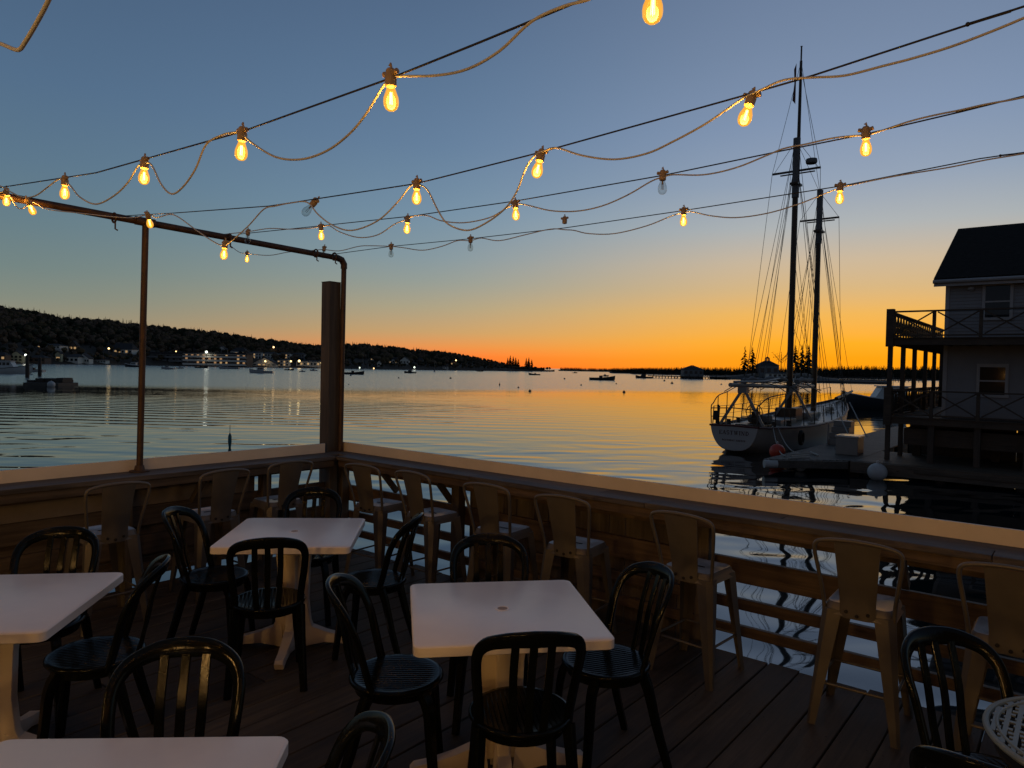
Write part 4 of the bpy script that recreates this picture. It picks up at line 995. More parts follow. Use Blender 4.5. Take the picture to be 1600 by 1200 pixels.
# ------------------------------------------------------------------ boats
def motorboat(name, label, x, y, Lpx, head, hullm=None, cabin=True, z_cab=None, group=None, cat='boat', mastpx=0, open_=False, d=None):
    """bow points along image-right for head=0, image-left for head=180 (degrees, about the vertical)"""
    p = wat(x, y); dd = dep(p); Lm = Lpx * dd / F
    ang = A - PI / 2 + math.radians(head)
    t = thing(name, label, cat, (p.x, p.y, WZ), ang, group)
    h = Lm * .105; b = Lm * .15
    st = [(-.5 * Lm, b * .86, h * .85, -h * .3, .55), (-.25 * Lm, b, h * .85, -h * .5, .5), (.05 * Lm, b, h * .98, -h * .6, .52), (.28 * Lm, b * .78, h * 1.25, -h * .5, .62), (.42 * Lm, b * .42, h * 1.5, -h * .2, .8), (.5 * Lm, b * .03, h * 1.72, h * .3, 1)]
    mb = MB(); loft(mb, st, 6); hu = mb.build('hull', hullm or m_bwhite, t, smooth=50)
    mb = MB(); vs = []
    for q, bb, zz, *_ in st: vs += [(q, bb * .97, zz - h * .08), (q, -bb * .97, zz - h * .08)]
    mb.add(vs, [(2 * i, 2 * i + 1, 2 * i + 3, 2 * i + 2) for i in range(5)]); mb.build('deck', m_bwhite if hullm is not m_dkboat else m_dkboat, hu)
    mb = MB()
    for s in (1, -1): mb.tube([(q, s * (bb + .01), zz) for q, bb, zz, *_ in st], max(.04, h * .06), 5)
    mb.build('gunwale', m_rig if hullm is None else m_bwhite if hullm is m_navy else m_hb, hu)
    if cabin:
        ch = h * 1.45; z0 = h * .8
        poly = [(-.10 * Lm, z0), (.22 * Lm, z0), (.17 * Lm, z0 + ch * .55), (.13 * Lm, z0 + ch), (-.12 * Lm, z0 + ch)]
        cb = MB().prism(poly, (0, b * .6, 0), (1, 0, 0), (0, 0, 1), (0, -b * 1.2, 0)).build('cabin', m_bwhite if hullm is not m_dkboat else m_dkboat, t, bevel=.03 * h)
        MB().b2(-.15 * Lm, .15 * Lm, -b * .7, b * .7, z0 + ch + .002, z0 + ch * 1.08).build('cabin_roof', m_bwhite if hullm is not m_dkboat else m_dkboat, cb)
        for s in (1, -1):
            for k in range(3):
                q = -.08 * Lm + k * .072 * Lm; MB().b2(q, q + .055 * Lm, s * b * .6 - .012, s * b * .6 + .012, z0 + ch * .5, z0 + ch * .86).build('window', m_pane, cb)
        MB().tube([(0, 0, z0 + ch * 1.08), (0, 0, z0 + ch * 1.9)], max(.03, h * .03), 5).build('antenna', m_rig, cb)
    if open_: MB().b2(-.12 * Lm, 0, -b * .3, b * .3, h * .8, h * 1.7).build('console', m_dkboat, t, bevel=.02)
    if mastpx: MB().tube([(.08 * Lm, 0, h), (.08 * Lm, 0, mastpx * dd / F)], [.09, .05], 6).build('mast', m_cream, t); MB().tube([(.06 * Lm, 0, h * 2.2), (-.4 * Lm, 0, h * 2.1)], .07, 6).build('boom', m_cream, t)
    return t
motorboat('lobster_boat', 'navy-hulled lobster boat lying behind the schooner bow', 1394, 640, 150, 172, m_navy)
motorboat('cabin_cruiser', 'white cabin cruiser with three dark side windows at the left edge', 8, 583, 78, 10)
motorboat('cabin_cruiser', 'small white boat behind the two dark piles at the left', 50, 581, 38, 180, cabin=False, open_=True)
motorboat('lobster_boat', 'grey-white lobster boat moored in front of the white gabled boathouse', 408, 583, 36, 185)
motorboat('lobster_boat', 'white lobster boat before the dark end of the long hotel', 262, 577, 22, 170)
motorboat('motorboat', 'small stubby white boat touching the lobster boat before the hotel', 281, 576, 13, 60)
motorboat('motorboat', 'dark boat with pale wheelhouse just left of the thin rusty pole', 210, 573.5, 30, 180, m_navy)
motorboat('sailboat', 'sloop with bare mast moored in front of the long hotel', 358, 576.5, 32, 180, cabin=False, mastpx=32)
motorboat('motorboat', 'low dark open boat under the hotel balconies', 315, 575, 20, 0, m_dkboat, cabin=False, open_=True)
motorboat('motorboat', 'dark open boat right of the grey-white lobster boat', 452, 578.5, 15, 0, m_dkboat, cabin=False, open_=True)
motorboat('motorboat', 'small white runabout before the lit waterfront, left of the timber post', 472, 581, 10, 20)
motorboat('motorboat', 'white launch just left of the timber post', 490, 579.5, 12, 180)
motorboat('barge', 'long low dark barge right of the timber post', 553, 585, 32, 0, m_dkboat, cabin=False, open_=True, cat='barge')
motorboat('motorboat', 'dark work boat below the white gabled houses', 641, 583, 19, 180, m_dkboat)
motorboat('lobster_boat', 'small white boat with short mast before the dark wooded point', 679, 581, 9, 90, mastpx=16)
motorboat('motorboat', 'dark boat off the spruce point', 835, 586, 18, 185, m_navy, cabin=False, open_=True)
motorboat('barge', 'long dark work barge with a small post in mid harbour', 941, 594, 40, 0, m_dkboat, cabin=False, open_=True, cat='barge')
motorboat('motorboat', 'dark launch just beyond the long work barge', 945, 588, 12, 0, m_dkboat)
motorboat('motorboat', 'tiny dark boat on the horizon left of the work barge', 898, 583, 8, 0, m_dkboat)
motorboat('motorboat', 'tiny dark boat moored below the wooded point, left of the spruces', 750, 580.5, 10, 0, m_dkboat, cabin=False, open_=True)
motorboat('motorboat', 'dark boat with canopy at the outer end of the long pier', 1006, 591, 26, 180, m_dkboat)
motorboat('sailboat', 'left sloop with bare mast on the shore right of the timber post', 566, 577, 12, 0, cabin=False, mastpx=28)
motorboat('sailboat', 'right sloop with bare mast on the shore right of the timber post', 576, 577, 12, 180, cabin=False, mastpx=26)
for i, (x, y, l, lb) in enumerate(((553, 576, 9, 'white boat hauled up nearest the timber post on the far shore'), (563, 576.5, 8, 'second white boat hauled up on the far shore right of the post'), (1056, 591, 7, 'dark skiff tied under the long pier'))):
    motorboat('motorboat', lb, x, y, l, 0, cabin=True if i < 2 else False, hullm=None if i < 2 else m_dkboat)
# float barge with crates at the left
p = wat(80, 602); dd = dep(p); u = dd / F
t = thing('work_float', 'low work float stacked with dark lobster crates near the left edge', 'barge', (p.x, p.y, WZ), A - PI / 2)
MB().b2(-27 * u, 27 * u, -2, 2, -.3, .35).build('deck', m_flt, t, bevel=.05)
for i, (a, b, h) in enumerate(((-26, -16, 8), (-15, -3, 11), (-2, 8, 11), (9, 24, 9), (12, 23, 12))): MB().b2(a * u, b * u, -1.4 + .2 * i, 1.4, .355, h * u).build('crate_stack', m_pile, t, bevel=.04)
fender('white ball buoy beside the crate float', tuple(wat(80, 604.5) + Vector((0, 0, .25))), .42, 1, m_vinyl, 'mooring_buoy')
for i, (x, y0, y1) in enumerate(((42.7, 589, 556), (62, 587, 559))):
    p = wat(x, y0); h = (y0 - y1) * dep(p) / F
    tag(MB().tube([(0, 0, -1), (0, 0, h), (0, 0, h + .2)], [.32, .28, .1], 10).build('mooring_pile', m_pile), ('left', 'right')[i] + ' of two dark mooring piles beside the white boats at left', 'pile', 'mooring piles at left').location = (p.x, p.y, WZ)
# buoys
for i, (x, y, r) in enumerate(((548, 587, 1.6), (623, 591, 1.4), (704, 591.5, 1.8), (810, 606, 1.6), (828, 611.5, 2.4), (882, 592.5, 1.6), (908, 602, 1.5), (975, 613, 2.4), (1038, 595.5, 1.8), (1050, 599.5, 2.3), (1127, 601, 1.4), (963, 600, 1.3), (545, 601, 1))):
    p = wat(x, y); u = dep(p) / F
    o = MB().ball((0, 0, .2 * r * u), r * u, 10, sz=.8).lathe([(.25 * r * u, .8 * r * u), (.2 * r * u, 1.5 * r * u)], 6).build('mooring_buoy', m_dkboat)
    o.location = (p.x, p.y, WZ); tag(o, 'small dark round mooring buoy floating in the open harbour', 'buoy', 'small mooring buoys in the harbour')
def spar(label, x, y0, y1, mat, w=3):
    p = wat(x, y0); u = dep(p) / F; h = (y0 - y1) * u
    t = thing('spar_buoy', label, 'buoy', (p.x, p.y, WZ))
    MB().lathe([(w * u * .35, -.3), (w * u * .6, 0), (w * u, h * .25), (w * u * .95, h * .5), (w * u * .4, h * .62), (w * u * .2, h * .64)], 12).build('body', mat, t)
    MB().tube([(0, 0, h * .62), (0, 0, h)], w * u * .16, 6).build('stick', m_rig, t)
spar('teal spar buoy leaning up from the water beside the thin pole', 359, 699, 664, m_teal, 2.8)
spar('thin dark spar buoy in the mid harbour', 780.5, 602.5, 597, m_dkboat, 1)
spar('dark stake standing at the land strip behind the schooner bow', 1316, 600, 592, m_dkboat, 2)

# ------------------------------------------------------------------ far shores
prof = [(-1600, 440), (-700, 455), (-200, 470), (0, 477), (60, 486), (100, 495), (165, 498), (205, 503), (260, 510), (330, 516), (380, 524), (430, 531), (500, 539), (545, 536), (580, 538), (640, 547), (700, 552), (740, 558), (775, 565), (800, 572), (830, 576), (866, 581)]
shore = [(-1600, 300), (-200, 330), (0, 345), (100, 380), (300, 445), (500, 480), (600, 500), (700, 560), (800, 640), (830, 670), (866, 720)]
def lerp(tab, x):
    for (a, va), (b, vb) in zip(tab[:-1], tab[1:]):
        if x <= b: return va + (vb - va) * max(0, (x - a) / (b - a))
    return tab[-1][1]
TH = 4.8
def hill(x, s):
    d0 = lerp(shore, x); w = 170 if x < 700 else 170 - 130 * (x - 700) / 166; d = d0 + w * s
    zt = HC + (yh(x) - lerp(prof, x)) * (d0 + w) / F - TH * min(1, max(.25, (840 - x) / 300))
    zt = max(zt, WZ + 1.0)
    z = WZ - .5 + (2.0 * min(s / .06, 1)) + (zt - WZ - 1.5) * max(0, (s - .06) / .94) ** .85
    k = (x - 800) / F
    return Vector((d * (sa * k + ca), d * (-ca * k + sa), z))
def hill_at(x, y):
    for i in range(400):
        p = hill(x, i / 400); v = p - EYE
        if 600 - F * v.dot(UP) / v.dot(FW) <= y: return p, i / 400
    return hill(x, .3), .3
mb = MB(); xs = [-1600 + 20 * i for i in range(124)]; xs = [x for x in xs if x <= 866] + [872]
ss = [0, .03, .06, .15, .3, .5, .7, .85, 1.0, 1.25]
for x in xs:
    for s in ss:
        p = hill(min(x, 866), min(s, 1)); 
        if s > 1: p = p + Vector((ca, sa, 0)) * 60 - Vector((0, 0, 12))
        mb.v.append((p.x, p.y, p.z + (R.uniform(-.6, .6) if .05 < s < 1 else 0)))
n = len(ss)
for i in range(len(xs) - 1):
    for j in range(n - 1): mb.f.append((i * n + j, (i + 1) * n + j, (i + 1) * n + j + 1, i * n + j + 1)); mb.m.append(0)
tag(mb.build('wooded_hill', m_hillg), kind='structure')

def conifer(mb, p, h, rng, r=None, dens=1.0, mi=0, lim=.16):
    r = r or h * rng.uniform(.15, .22); tri = int(34 * dens)
    for i in range(tri):
        u = (i + rng.random()) / tri; z = h * (lim + (1 - lim) * u); w = r * (1 - u) ** .9 * rng.uniform(.55, 1.15) + .04 * h * .2
        q = rng.uniform(0, 2 * PI); c_, s_ = math.cos(q), math.sin(q); k = rng.uniform(.35, .6) * w + .06
        a = Vector(p) + Vector((0, 0, z)); tip = a + Vector((c_ * w, s_ * w, -w * rng.uniform(.1, .45)))
        side = Vector((-s_, c_, 0)) * k
        mb.add([a + Vector((0, 0, .05 * h)), tip + side * .8, tip - side * .8, a - Vector((0, 0, .02 * h))], [(0, 1, 2), (3, 2, 1)], mi)
    mb.add([Vector(p) + Vector((.015 * h, 0, 0)), Vector(p) + Vector((-.008 * h, .013 * h, 0)), Vector(p) + Vector((-.008 * h, -.013 * h, 0)), Vector(p) + Vector((0, 0, h))], [(0, 1, 3), (1, 2, 3), (2, 0, 3)], mi)
def decid(mb, p, h, rng, mi=0, n=42):
    p = Vector(p); w = h * rng.uniform(.36, .52)
    core = []
    for k_ in range(4):
        for j in range(6):
            th_ = PI * (k_ + .5) / 4; q = 2 * PI * (j + .5 * (k_ % 2)) / 6; f_ = rng.uniform(.62, .95)
            core.append(p + Vector((w * f_ * math.sin(th_) * math.cos(q), w * f_ * math.sin(th_) * math.sin(q), h * (.60 - .38 * f_ * math.cos(th_)))))
    mb.add(core, [(a * 6 + b, a * 6 + (b + 1) % 6, (a + 1) * 6 + (b + 1) % 6, (a + 1) * 6 + b) for a in range(3) for b in range(6)] + [(5, 4, 3, 2, 1, 0), (18, 19, 20, 21, 22, 23)], mi)
    for i in range(n):
        q = rng.uniform(0, 2 * PI); zz = rng.uniform(-1, 1); rr_ = (1 - zz * zz) ** .5 * rng.uniform(.3, 1) ** .5
        c_ = p + Vector((w * rr_ * math.cos(q), w * rr_ * math.sin(q), h * (.60 + .38 * zz)))
        k = h * rng.uniform(.05, .11); d1 = Vector((rng.uniform(-1, 1), rng.uniform(-1, 1), rng.uniform(-.6, 1))).normalized() * k; d2 = Vector((rng.uniform(-1, 1), rng.uniform(-1, 1), rng.uniform(-.6, .6))).normalized() * k * .7
        mb.add([c_ - d1, c_ + d2, c_ + d1], [(0, 1, 2)], mi)
    for i in range(3):
        e = p + Vector((rng.uniform(-.5, .5) * w, rng.uniform(-.5, .5) * w, h * rng.uniform(.7, .95))); k = .012 * h
        mb.add([p + Vector((k, 0, 0)), p + Vector((-k, k, 0)), e], [(0, 1, 2)], mi)
rf_ = random.Random(3)
mb = MB()
for i in range(8500):
    x = rf_.uniform(-700, 850)
    if x < -120 and rf_.random() < .6: continue
    s = rf_.uniform(.10, 1.0) ** .85
    if i % 5 == 0: s = rf_.uniform(.94, 1.0)
    if s < .30 and 0 < x < 660 and rf_.random() < .7: continue
    p = hill(x, s); h = rf_.uniform(3.2, 6.2) * min(1, max(.5, (860 - x) / 200))
    if rf_.random() < (.35 if s < .9 else .5): conifer(mb, p - Vector((0, 0, .5)), h * rf_.uniform(.9, 1.3), rf_, r=h * rf_.uniform(.24, .34), mi=0, lim=.06, dens=1.1)
    else: decid(mb, p - Vector((0, 0, h * .25)), h * 1.2, rf_, rf_.choice((1, 1, 2, 0)), 14)
for i in range(700):      # shoreline scrub
    x = rf_.uniform(-300, 860); p = hill(x, rf_.uniform(.05, .14)); decid(mb, p, rf_.uniform(1.5, 3.6), rf_, rf_.choice((0, 1, 2)), 16)
tag(mb.build('hillside_forest', [m_conif, m_decid, m_leaf2], smooth=0), 'dark autumn forest covering the hill across the harbour', 'forest', kind='stuff')

# far land on the right half: low wooded ridge about a kilometre off
def land(name, pts, d, base_off, ground, label, th=4.5, step=7, forest=True, w=120):
    """pts: pixel x, top y ; builds ground strip plus a fringe of trees as one mass"""
    mb = MB(); fr_ = MB(); rg = random.Random(len(pts) * 7 + int(d))
    x0, x1 = pts[0][0], pts[-1][0]; n_ = max(2, int((x1 - x0) / 10)); rows = []
    for i in range(n_ + 1):
        x = x0 + (x1 - x0) * i / n_; zt = HC + (yh(x) - lerp(pts, x)) * (d + w * .6) / F - th
        zt = max(zt, WZ + .6); k = (x - 800) / F
        for dd_, z in ((0, WZ - .4), (w * .08, WZ + .8), (w * .6, zt), (w, zt * .3)):
            q = d + dd_; rows.append((q * (sa * k + ca), q * (-ca * k + sa), z))
    mb.v = rows
    for i in range(n_):
        for j in range(3): mb.f.append((i * 4 + j, (i + 1) * 4 + j, (i + 1) * 4 + j + 1, i * 4 + j + 1)); mb.m.append(0)
    tag(mb.build(name, ground), kind='structure')
    if forest:
        for i in range(int((x1 - x0) * (5 if w > 50 else 2))):
            x = rg.uniform(x0 + 3, x1 - 3); zt = HC + (yh(x) - lerp(pts, x)) * (d + w * .6) / F - th; zt = max(zt, WZ + .6); k = (x - 800) / F
            u = rg.uniform(.1, 1); q = d + w * .6 * u; z = WZ + .8 + (zt - WZ - .8) * u
            conifer(fr_, (q * (sa * k + ca), q * (-ca * k + sa), z), th * rg.uniform(.6, 1.1), rg, r=th * .42, dens=.5, lim=.02)
        tag(fr_.build(name + '_wood', [m_conif], smooth=0), label, 'forest', kind='stuff')
land('far_shore', [(872, 579), (900, 576), (960, 574.5), (1010, 573.5), (1060, 575), (1120, 577)], 950, 0, m_hillg, 'low dark wooded shore on the horizon right of the spruce point')
land('wooded_shore', [(985, 579), (1010, 574), (1060, 572.5), (1120, 572.5), (1200, 572.5), (1290, 571), (1340, 569), (1400, 570), (1500, 570), (1700, 568), (2200, 558)], 560, 0, m_hillg, 'dark wooded shore behind the schooner and the porch house')
land('island', [(952, 580), (962, 576), (985, 574), (1000, 577), (1012, 581)], 640, 0, m_rock, 'clump of dark spruces on the small island left of the long pier', th=4.5, w=30)
land('near_point', [(1108, 592), (1130, 588), (1180, 583), (1260, 583), (1290, 590), (1310, 594)], 318, 0, m_rock, 'x', th=0, forest=False, w=36)
land('land_strip', [(1275, 598), (1300, 596.5), (1345, 596), (1390, 598)], 262, 0, m_rock, 'x', th=0, forest=False, w=8)

def tree(label, x, yb, yt, d, kind='spruce', dens=2.4):
    p = at_d(x, yb, d); h = (yb - yt) * d / F; rg = random.Random(int(x * 13))
    t = thing('spruce_tree' if kind == 'spruce' else 'bare_tree', label, 'tree', p)
    MB().tube([(0, 0, -.5), (0, 0, h * .55), (.02 * h, 0, h * .93)], [h * .022, h * .013, .03], 7).build('trunk', m_trunk, t)
    mb = MB()
    if kind == 'spruce': conifer(mb, (0, 0, 0), h, rg, r=h * .25, dens=dens * 1.5, lim=.12)
    else:
        for i in range(9):
            q = rg.uniform(0, 2 * PI); z0 = h * rg.uniform(.3, .6); e = Vector((math.cos(q) * h * .35 * rg.random(), math.sin(q) * h * .35, h * rg.uniform(.65, 1)))
            mb.tube([(0, 0, z0), tuple(e)], [h * .008, h * .004], 4)
            for j in range(14):
                f_ = e * rg.uniform(.6, 1) + Vector((rg.uniform(-.1, .1), rg.uniform(-.1, .1), rg.uniform(-.05, .08))) * h
                mb.add([f_, f_ + Vector((rg.uniform(-1, 1), rg.uniform(-1, 1), .6)) * h * .04, f_ + Vector((rg.uniform(-1, 1), rg.uniform(-1, 1), .2)) * h * .03], [(0, 1, 2)])
    mb.build('crown', m_conif if kind == 'spruce' else m_decid, t, smooth=0)
for i, (x, yb, yt, lb) in enumerate(((793, 578, 559, 'leftmost spruce of the clump on the wooded point'), (797, 578, 555.5, 'second spruce from the left on the wooded point'), (801.5, 578, 557, 'middle spruce of the clump on the wooded point'), (805.5, 578, 558.5, 'fourth spruce from the left on the wooded point'), (809.5, 579, 561, 'rightmost spruce of the left clump on the wooded point'), (822, 580, 559.5, 'left spruce of the isolated pair off the wooded point'), (826, 580, 558.5, 'middle spruce of the isolated trio off the wooded point'), (830.5, 580, 561.5, 'right spruce of the isolated trio off the wooded point'))):
    tree(lb, x, yb, yt, 690, dens=3.2)
for x, yb, yt, lb in ((1163, 586, 542, 'thin spruce left of the taller one beside the cupola building'), (1175, 586, 543.5, 'taller spruce just left of the cupola building'), (1242, 586, 540, 'spruce just right of the tall main mast'), (1252, 586, 539, 'thin spruce midway between the two masts'), (1262.5, 586, 540, 'dense dark spruce close left of the shorter mast')):
    tree(lb, x, yb, yt, 330, dens=2.2 if x not in (1163, 1252) else 1.3)
tree('bare leafless tree between the cupola building and the tall mast', 1220, 586, 546, 330, 'bare')

# island / point buildings
def hut(name, label, x0, x1, yb, ye, yr, d, wallm, roofm, hip=.25, cupola=None, nwin=0, depth=None, litw=(), cat='house', yaw=0, winrow=((.35, .75),), gable=False):
    """front wall from pixel x0 to x1, base yb, eave ye, ridge yr at depth d"""
    xm = (x0 + x1) / 2; u = d / F; w = (x1 - x0) * u; he = (yb - ye) * u; hr = (yb - yr) * u; dp = depth or w * .6
    p = at_d(xm, yb, d); t = thing(name, label, cat, p, A - PI / 2 + yaw)
    wl = MB().b2(-w / 2, w / 2, 0, dp, -2.5, he)
    if gable:    # gable end faces the viewer
        wl.prism([(-w / 2, he), (w / 2, he), (0, hr)], (0, .0, 0), (1, 0, 0), (0, 0, 1), (0, dp, 0)); wl.build('wall', wallm, t, smooth=0)
        o_ = w * .05; MB().prism([(-w / 2 - o_, he - o_ * .5), (0, hr + .02), (w / 2 + o_, he - o_ * .5), (w / 2 + o_, he - o_ * .5 + .25), (0, hr + .32), (-w / 2 - o_, he - o_ * .5 + .25)], (0, -.25, 0), (1, 0, 0), (0, 0, 1), (0, dp + .4, 0)).build('roof', roofm, t, smooth=0)
    else:
        wl.build('wall', wallm, t, smooth=0); o_ = .3; e = he + .01; r0 = w / 2 * (1 - 2 * hip)
        MB().add([(-w / 2 - o_, -o_, e), (w / 2 + o_, -o_, e), (w / 2 + o_, dp + o_, e), (-w / 2 - o_, dp + o_, e), (-r0, dp / 2, hr), (r0, dp / 2, hr)], [(0, 1, 5, 4), (1, 2, 5), (2, 3, 4, 5), (3, 0, 4), (3, 2, 1, 0)]).build('roof', roofm, t, smooth=0)
    for (a, b) in winrow:
        for i in range(nwin):
            q = -w / 2 + w * (i + .5) / nwin; ww = w / nwin * .28
            MB().b2(q - ww, q + ww, -.06, .02, he * a, he * b).build('window', (m_lit if i in litw else m_pane), t, smooth=0)
    if cupola:
        cw, ch = cupola[0] * u, cupola[1] * u; z0 = hr - .3
        mb = MB()
        for sx in (-1, 1):
            for sy in (-1, 1): mb.b2(sx * cw / 2 - cw * .12, sx * cw / 2 + cw * .12, dp / 2 + sy * cw / 2 - cw * .12, dp / 2 + sy * cw / 2 + cw * .12, z0, z0 + ch * .62)
        mb.b2(-cw * .7, cw * .7, dp / 2 - cw * .7, dp / 2 + cw * .7, z0, z0 + ch * .2)
        c_ = mb.build('cupola', wallm, t, smooth=0)
        MB().lathe([(cw * .75, z0 + ch * .62), (cw * .62, z0 + ch * .78), (cw * .3, z0 + ch * .92), (.05, z0 + ch)], 12, (0, dp / 2, 0)).build('cupola_roof', roofm, c_)
    return t
hut('cupola_building', 'dark hip-roofed building with an open cupola behind the schooner', 1186, 1217, 588, 571, 564, 326, m_hg, m_rf, .32, (5, 8), 3)
hut('boathouse', 'low white boathouse beside the cupola building, behind the schooner deck', 1200, 1243, 592, 584, 582, 316, m_hw, m_rf, .1, None, 6, winrow=((.2, .85),), depth=4)
hut('pier_house', 'dark hip-roofed house standing on the long pier', 1068, 1099, 588, 577, 571.5, 314, m_hg, m_rf, .38, (4, 2.2), 4)
t = thing('long_pier', 'long low pier on dark piles in front of the far shore', 'pier', at_d(1080, 588, 314), A - PI / 2); u = 314 / F
MB().b2(-62 * u, 62 * u, -.8, 9, -.35, .0).build('deck', m_pile, t, smooth=0)
for i in range(26): MB().tube([(-60 * u + i * 4.8 * u, -.4, -.36), (-60 * u + i * 4.8 * u, -.4, -2.6)], .22, 6).build('pile', m_pile, t)
for i in range(9): MB().b2(-60 * u + i * 14 * u, -60 * u + i * 14 * u + .25, -.75, -.55, .0, .9).build('rail_post', m_pile, t, smooth=0)
MB().b2(-60 * u, -16 * u, -.7, -.6, .85, .95).b2(20 * u, 60 * u, -.7, -.6, .85, .95).build('hand_rail', m_pile, t, smooth=0)
t = thing('footbridge', 'long low railed footbridge far behind the schooner bow', 'bridge', at_d(1350, 592.5, 380), A - PI / 2 - .03); u = 380 / F
MB().b2(-85 * u, 90 * u, -1, 1, -.5, -.1).build('deck', m_pile, t, smooth=0)
for i in range(34): MB().b2(-84 * u + i * 5.2 * u, -84 * u + i * 5.2 * u + .3, -1.1, -.9, -2.5, .95).build('post', m_pile, t, smooth=0)
MB().b2(-85 * u, 90 * u, -1.1, -.95, .86, 1.0).build('hand_rail', m_pile, t, smooth=0)

# houses along the left shore
def shorehouse(label, x0, x1, yb, ye, yr, wallm, roofm=None, **k):
    p, s = hill_at((x0 + x1) / 2, yb); d = min(dep(p), 620); k.setdefault('name', 'shore_house'); nm = k.pop('name')
    return hut(nm, label, x0, x1, yb, ye, yr, d, wallm, roofm or m_rf, **k)
shorehouse('pale yellow gabled house behind the cabin cruiser at far left', 15, 35, 565, 555, 549, m_hy, nwin=3, gable=True, winrow=((.15, .4), (.6, .9)))
shorehouse('narrow yellowish two-storey house on the left shore', 86, 95, 565, 553, 549, m_hy, nwin=1, gable=True, winrow=((.3, .6),), litw=(0,))
shorehouse('white two-gabled waterfront house, its low wing', 102, 122, 567, 558, 553, m_hw, nwin=3, depth=9, winrow=((.35, .75),))
shorehouse('white gabled waterfront house with a row of dark windows', 120, 139, 567.5, 560, 553, m_hw, nwin=5, gable=True)
shorehouse('long pale house with lit rooms high on the left hillside', 58, 93, 545, 540, 537, m_hw, nwin=7, litw=(0, 1, 4), depth=8)
shorehouse('brown timber house with lit gable on the hillside', 108, 120, 548, 540, 533, m_hb, nwin=2, gable=True, litw=(0, 1))
shorehouse('big grey-roofed mansion with lit dormers left of the thin pole', 172, 206, 552, 546, 536, m_hw, nwin=6, litw=(1, 2, 4), hip=.12, winrow=((.2, .75),))
shorehouse('lit white dormer wing of the hillside mansion', 178, 186, 546, 541, 535.5, m_hw, nwin=1, gable=True, litw=(0,), depth=4)
shorehouse('low brown boat shed behind the mooring piles', 44, 70, 567, 559, 555, m_hb, nwin=3)
shorehouse('small dark shed at the foot of the lawn', 148, 165, 567, 563, 561, m_hw, nwin=4, depth=4)
shorehouse('brown house at the extreme left edge with a lit window', -14, 8, 564, 555, 550, m_hb, nwin=3, litw=(2,))
# long hotel
p, s = hill_at(300, 572.5); d = dep(p); u = d / F
def hotel(label, x0, x1, wallm, lit):
    xm = (x0 + x1) / 2; t = thing('hotel_wing', label, 'hotel', at_d(xm, 573, d), A - PI / 2); w = (x1 - x0) * u; h = 20 * u
    MB().b2(-w / 2, w / 2, 1.5, 12, -3, h).build('wall', m_hb if lit else m_hg, t, smooth=0)
    MB().b2(-w / 2 - .3, w / 2 + .3, -.4, 12.5, h + .02, h + 1.1).build('roof', m_rf, t, smooth=0)
    for k in range(3):
        z = 1.0 + k * (h - .8) / 3
        MB().b2(-w / 2, w / 2, 0, 1.48, z - .15, z + .12).b2(-w / 2, w / 2, -.08, -.005, z - .2, z + 1.05).build('balcony', wallm, t, smooth=0)
        nw = max(4, int(w / 3.4))
        for i in range(nw):
            q = -w / 2 + w * (i + .5) / nw
            MB().b2(q - .7, q + .7, 1.42, 1.49, z + .3, z + 2.2).build('window', R.choice((m_lit2, m_pane, m_lit2, m_pane, m_lit2, m_lit)) if lit else m_pane, t, smooth=0)
    MB().b2(-w / 2, w / 2, -.06, -.004, h - .5, h + .015).build('eave_board', wallm, t, smooth=0)
hotel('long white three-storey waterfront hotel wing with lit balconies', 285, 384, m_hw, True)
hotel('dark unlit hotel wing between the thin pole and the white wing', 226, 284.4, m_hg, False)
shorehouse('large white gabled boathouse behind the grey lobster boat', 394, 431, 572, 568, 559, m_hw, nwin=5, gable=True, litw=(1, 2))
shorehouse('white two-storey house right of the gabled boathouse', 433, 451, 572, 563, 561, m_hw, nwin=4, litw=(0, 2), winrow=((.1, .4), (.6, .9)))
shorehouse('long low lit waterfront building left of the timber post', 463, 505, 573, 565, 563, m_hw, nwin=8, litw=(1, 3, 6, 7), depth=8)
for i, (a, b, y0) in enumerate(((386, 408, 560), (409, 431, 561), (433, 453, 561.5), (455, 475, 562))):
    shorehouse(('first', 'second', 'third', 'fourth')[i] + ' from left of four terrace blocks above the waterfront', a, b, y0, y0 - 8.5, y0 - 11, (m_hw, m_hw, m_hw, m_hg)[i], nwin=5, litw=((1, 2), (0,), (3,), ())[i], winrow=((.08, .38), (.58, .88)), name='terrace_block')
shorehouse('white-gabled house above the hotel roof', 360, 384, 556, 549, 543, m_hw, nwin=4, litw=(1, 3))
shorehouse('small house with steep white gable above the terrace blocks', 340, 352, 552, 546, 541, m_hw, nwin=2, gable=True)
shorehouse('white gabled house behind the bare masts right of the post', 589, 595, 573, 567, 563.5, m_hw, nwin=1, gable=True)
shorehouse('pale house with lit rooms on the shore right of the post', 602, 611, 568, 564, 562, m_hw, nwin=3, litw=(0, 1, 2))
shorehouse('grey-white house beside the gabled white one above the dark work boat', 612, 622, 568.5, 562, 558, m_hw, nwin=2, litw=(1,))
shorehouse('large white gabled house above the dark work boat', 625, 639, 569, 563, 558, m_hw, nwin=3, gable=True)
shorehouse('dim grey house on the wooded shore right of the large white one', 651, 661, 567, 563, 559, m_hg, nwin=2)
shorehouse('dim reddish house below the lamp on the wooded shore', 704, 713, 571, 566, 562, m_hb, nwin=2, litw=(0,))
shorehouse('low white shore cottage with lit door on the wooded point', 692, 700, 577, 573, 571, m_hw, nwin=2)
shorehouse('small lit cottage high on the shore right of the post', 579, 585, 563, 560, 558, m_hw, nwin=2, litw=(0, 1))
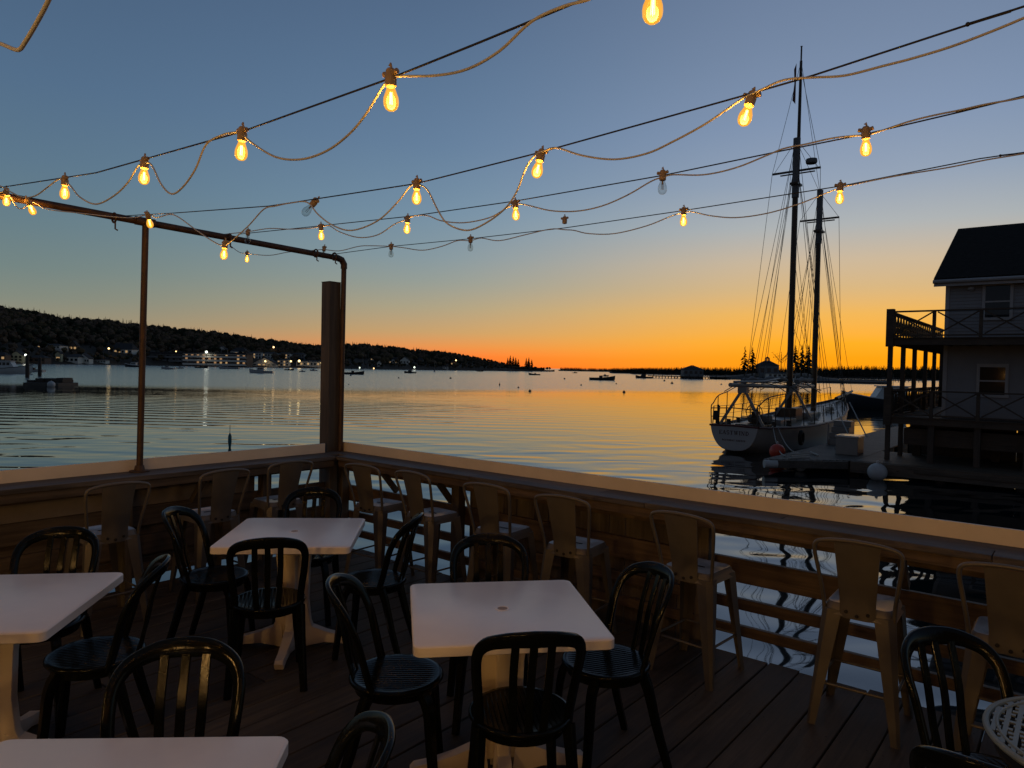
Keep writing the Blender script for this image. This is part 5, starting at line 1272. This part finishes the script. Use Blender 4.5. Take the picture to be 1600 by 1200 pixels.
# lamps
def lamp(label, x, y, yb, mat, r, P=0, fwd_=8):
    p, s = hill_at(x, yb); d = min(dep(p), 600) - fwd_; u = d / F; q = at_d(x, y, d); h = (yb - y) * u
    t = thing('street_lamp', label, 'street lamp', (q.x, q.y, q.z - h), 0, 'lit lamps along the far shore')
    MB().tube([(0, 0, -2), (0, 0, h)], .12, 6).build('pole', m_rig, t)
    MB().ball((0, 0, h), r * u, 10).build('lamp_head', mat, t)
    if P:
        l_ = bpy.data.lights.new('lamp_light', 'POINT'); l_.energy = P * .03; l_.color = (1, .95, .8) if mat is m_lampw else (1, .72, .4); l_.shadow_soft_size = 1.3
        lo = bpy.data.objects.new('lamp_light', l_); C.objects.link(lo); lo.parent = t; lo.location = (0, 0, h - r * u - .6)
lamp('bright white floodlight over the long hotel', 322.5, 550, 572, m_lampw, 1.9, 5000)
lamp('bright white floodlight behind the cabin cruiser at left', 40, 554.7, 566, m_lampw, 1.7, 3500)
lamp('low white light below the left floodlight', 40, 569.5, 572, m_lampw, .9)
lamp('warm street lamp in front of the hillside mansion', 170, 544.5, 560, m_lampy, 1.4, 2500)
lamp('yellow floodlight at the left end of the long lit waterfront building', 467.5, 564, 572, m_lampy, 1.8, 2500)
lamp('yellow floodlight between the waterfront house and the long lit building', 454.5, 564.5, 572, m_lampy, 1.4, 1600)
lamp('yellow lamp on the gabled boathouse front', 414.5, 564.5, 570, m_lampy, 1.4, 1800)
lamp('warm lamp high above the terrace blocks', 427.5, 542.5, 552, m_lampd, 1.3, 2200)
lamp('small white light above the hotel left of the floodlight', 275, 549, 560, m_lampd, .9, 1500)
lamp('white lamp on the shore below the large white gabled house', 647.5, 574, 577, m_lampw, 1.2, 2500)
lamp('small lamp high on the wooded shore', 712.5, 563, 570, m_lampd, 1.1, 1000)
lamp('white lamp beside the hauled-up boats right of the post', 562, 574.5, 577, m_lampw, 1.0)
lamp('small white lamp right of the hauled-up boats', 584, 575.5, 578, m_lampd, .9)
lamp('small orange lamp at the timber post edge of the lit waterfront', 502, 567, 573, m_lampy, 1.2, 900)

# ------------------------------------------------------------------ render settings
S.view_settings.view_transform = 'Standard'; S.view_settings.look = 'None'; S.view_settings.exposure = 0; S.view_settings.gamma = 1
S.render.engine = 'CYCLES'
S.cycles.max_bounces = 6; S.cycles.transparent_max_bounces = 16; S.cycles.sample_clamp_indirect = 4; S.cycles.use_denoising = True
S.cycles.caustics_reflective = False; S.cycles.caustics_refractive = False
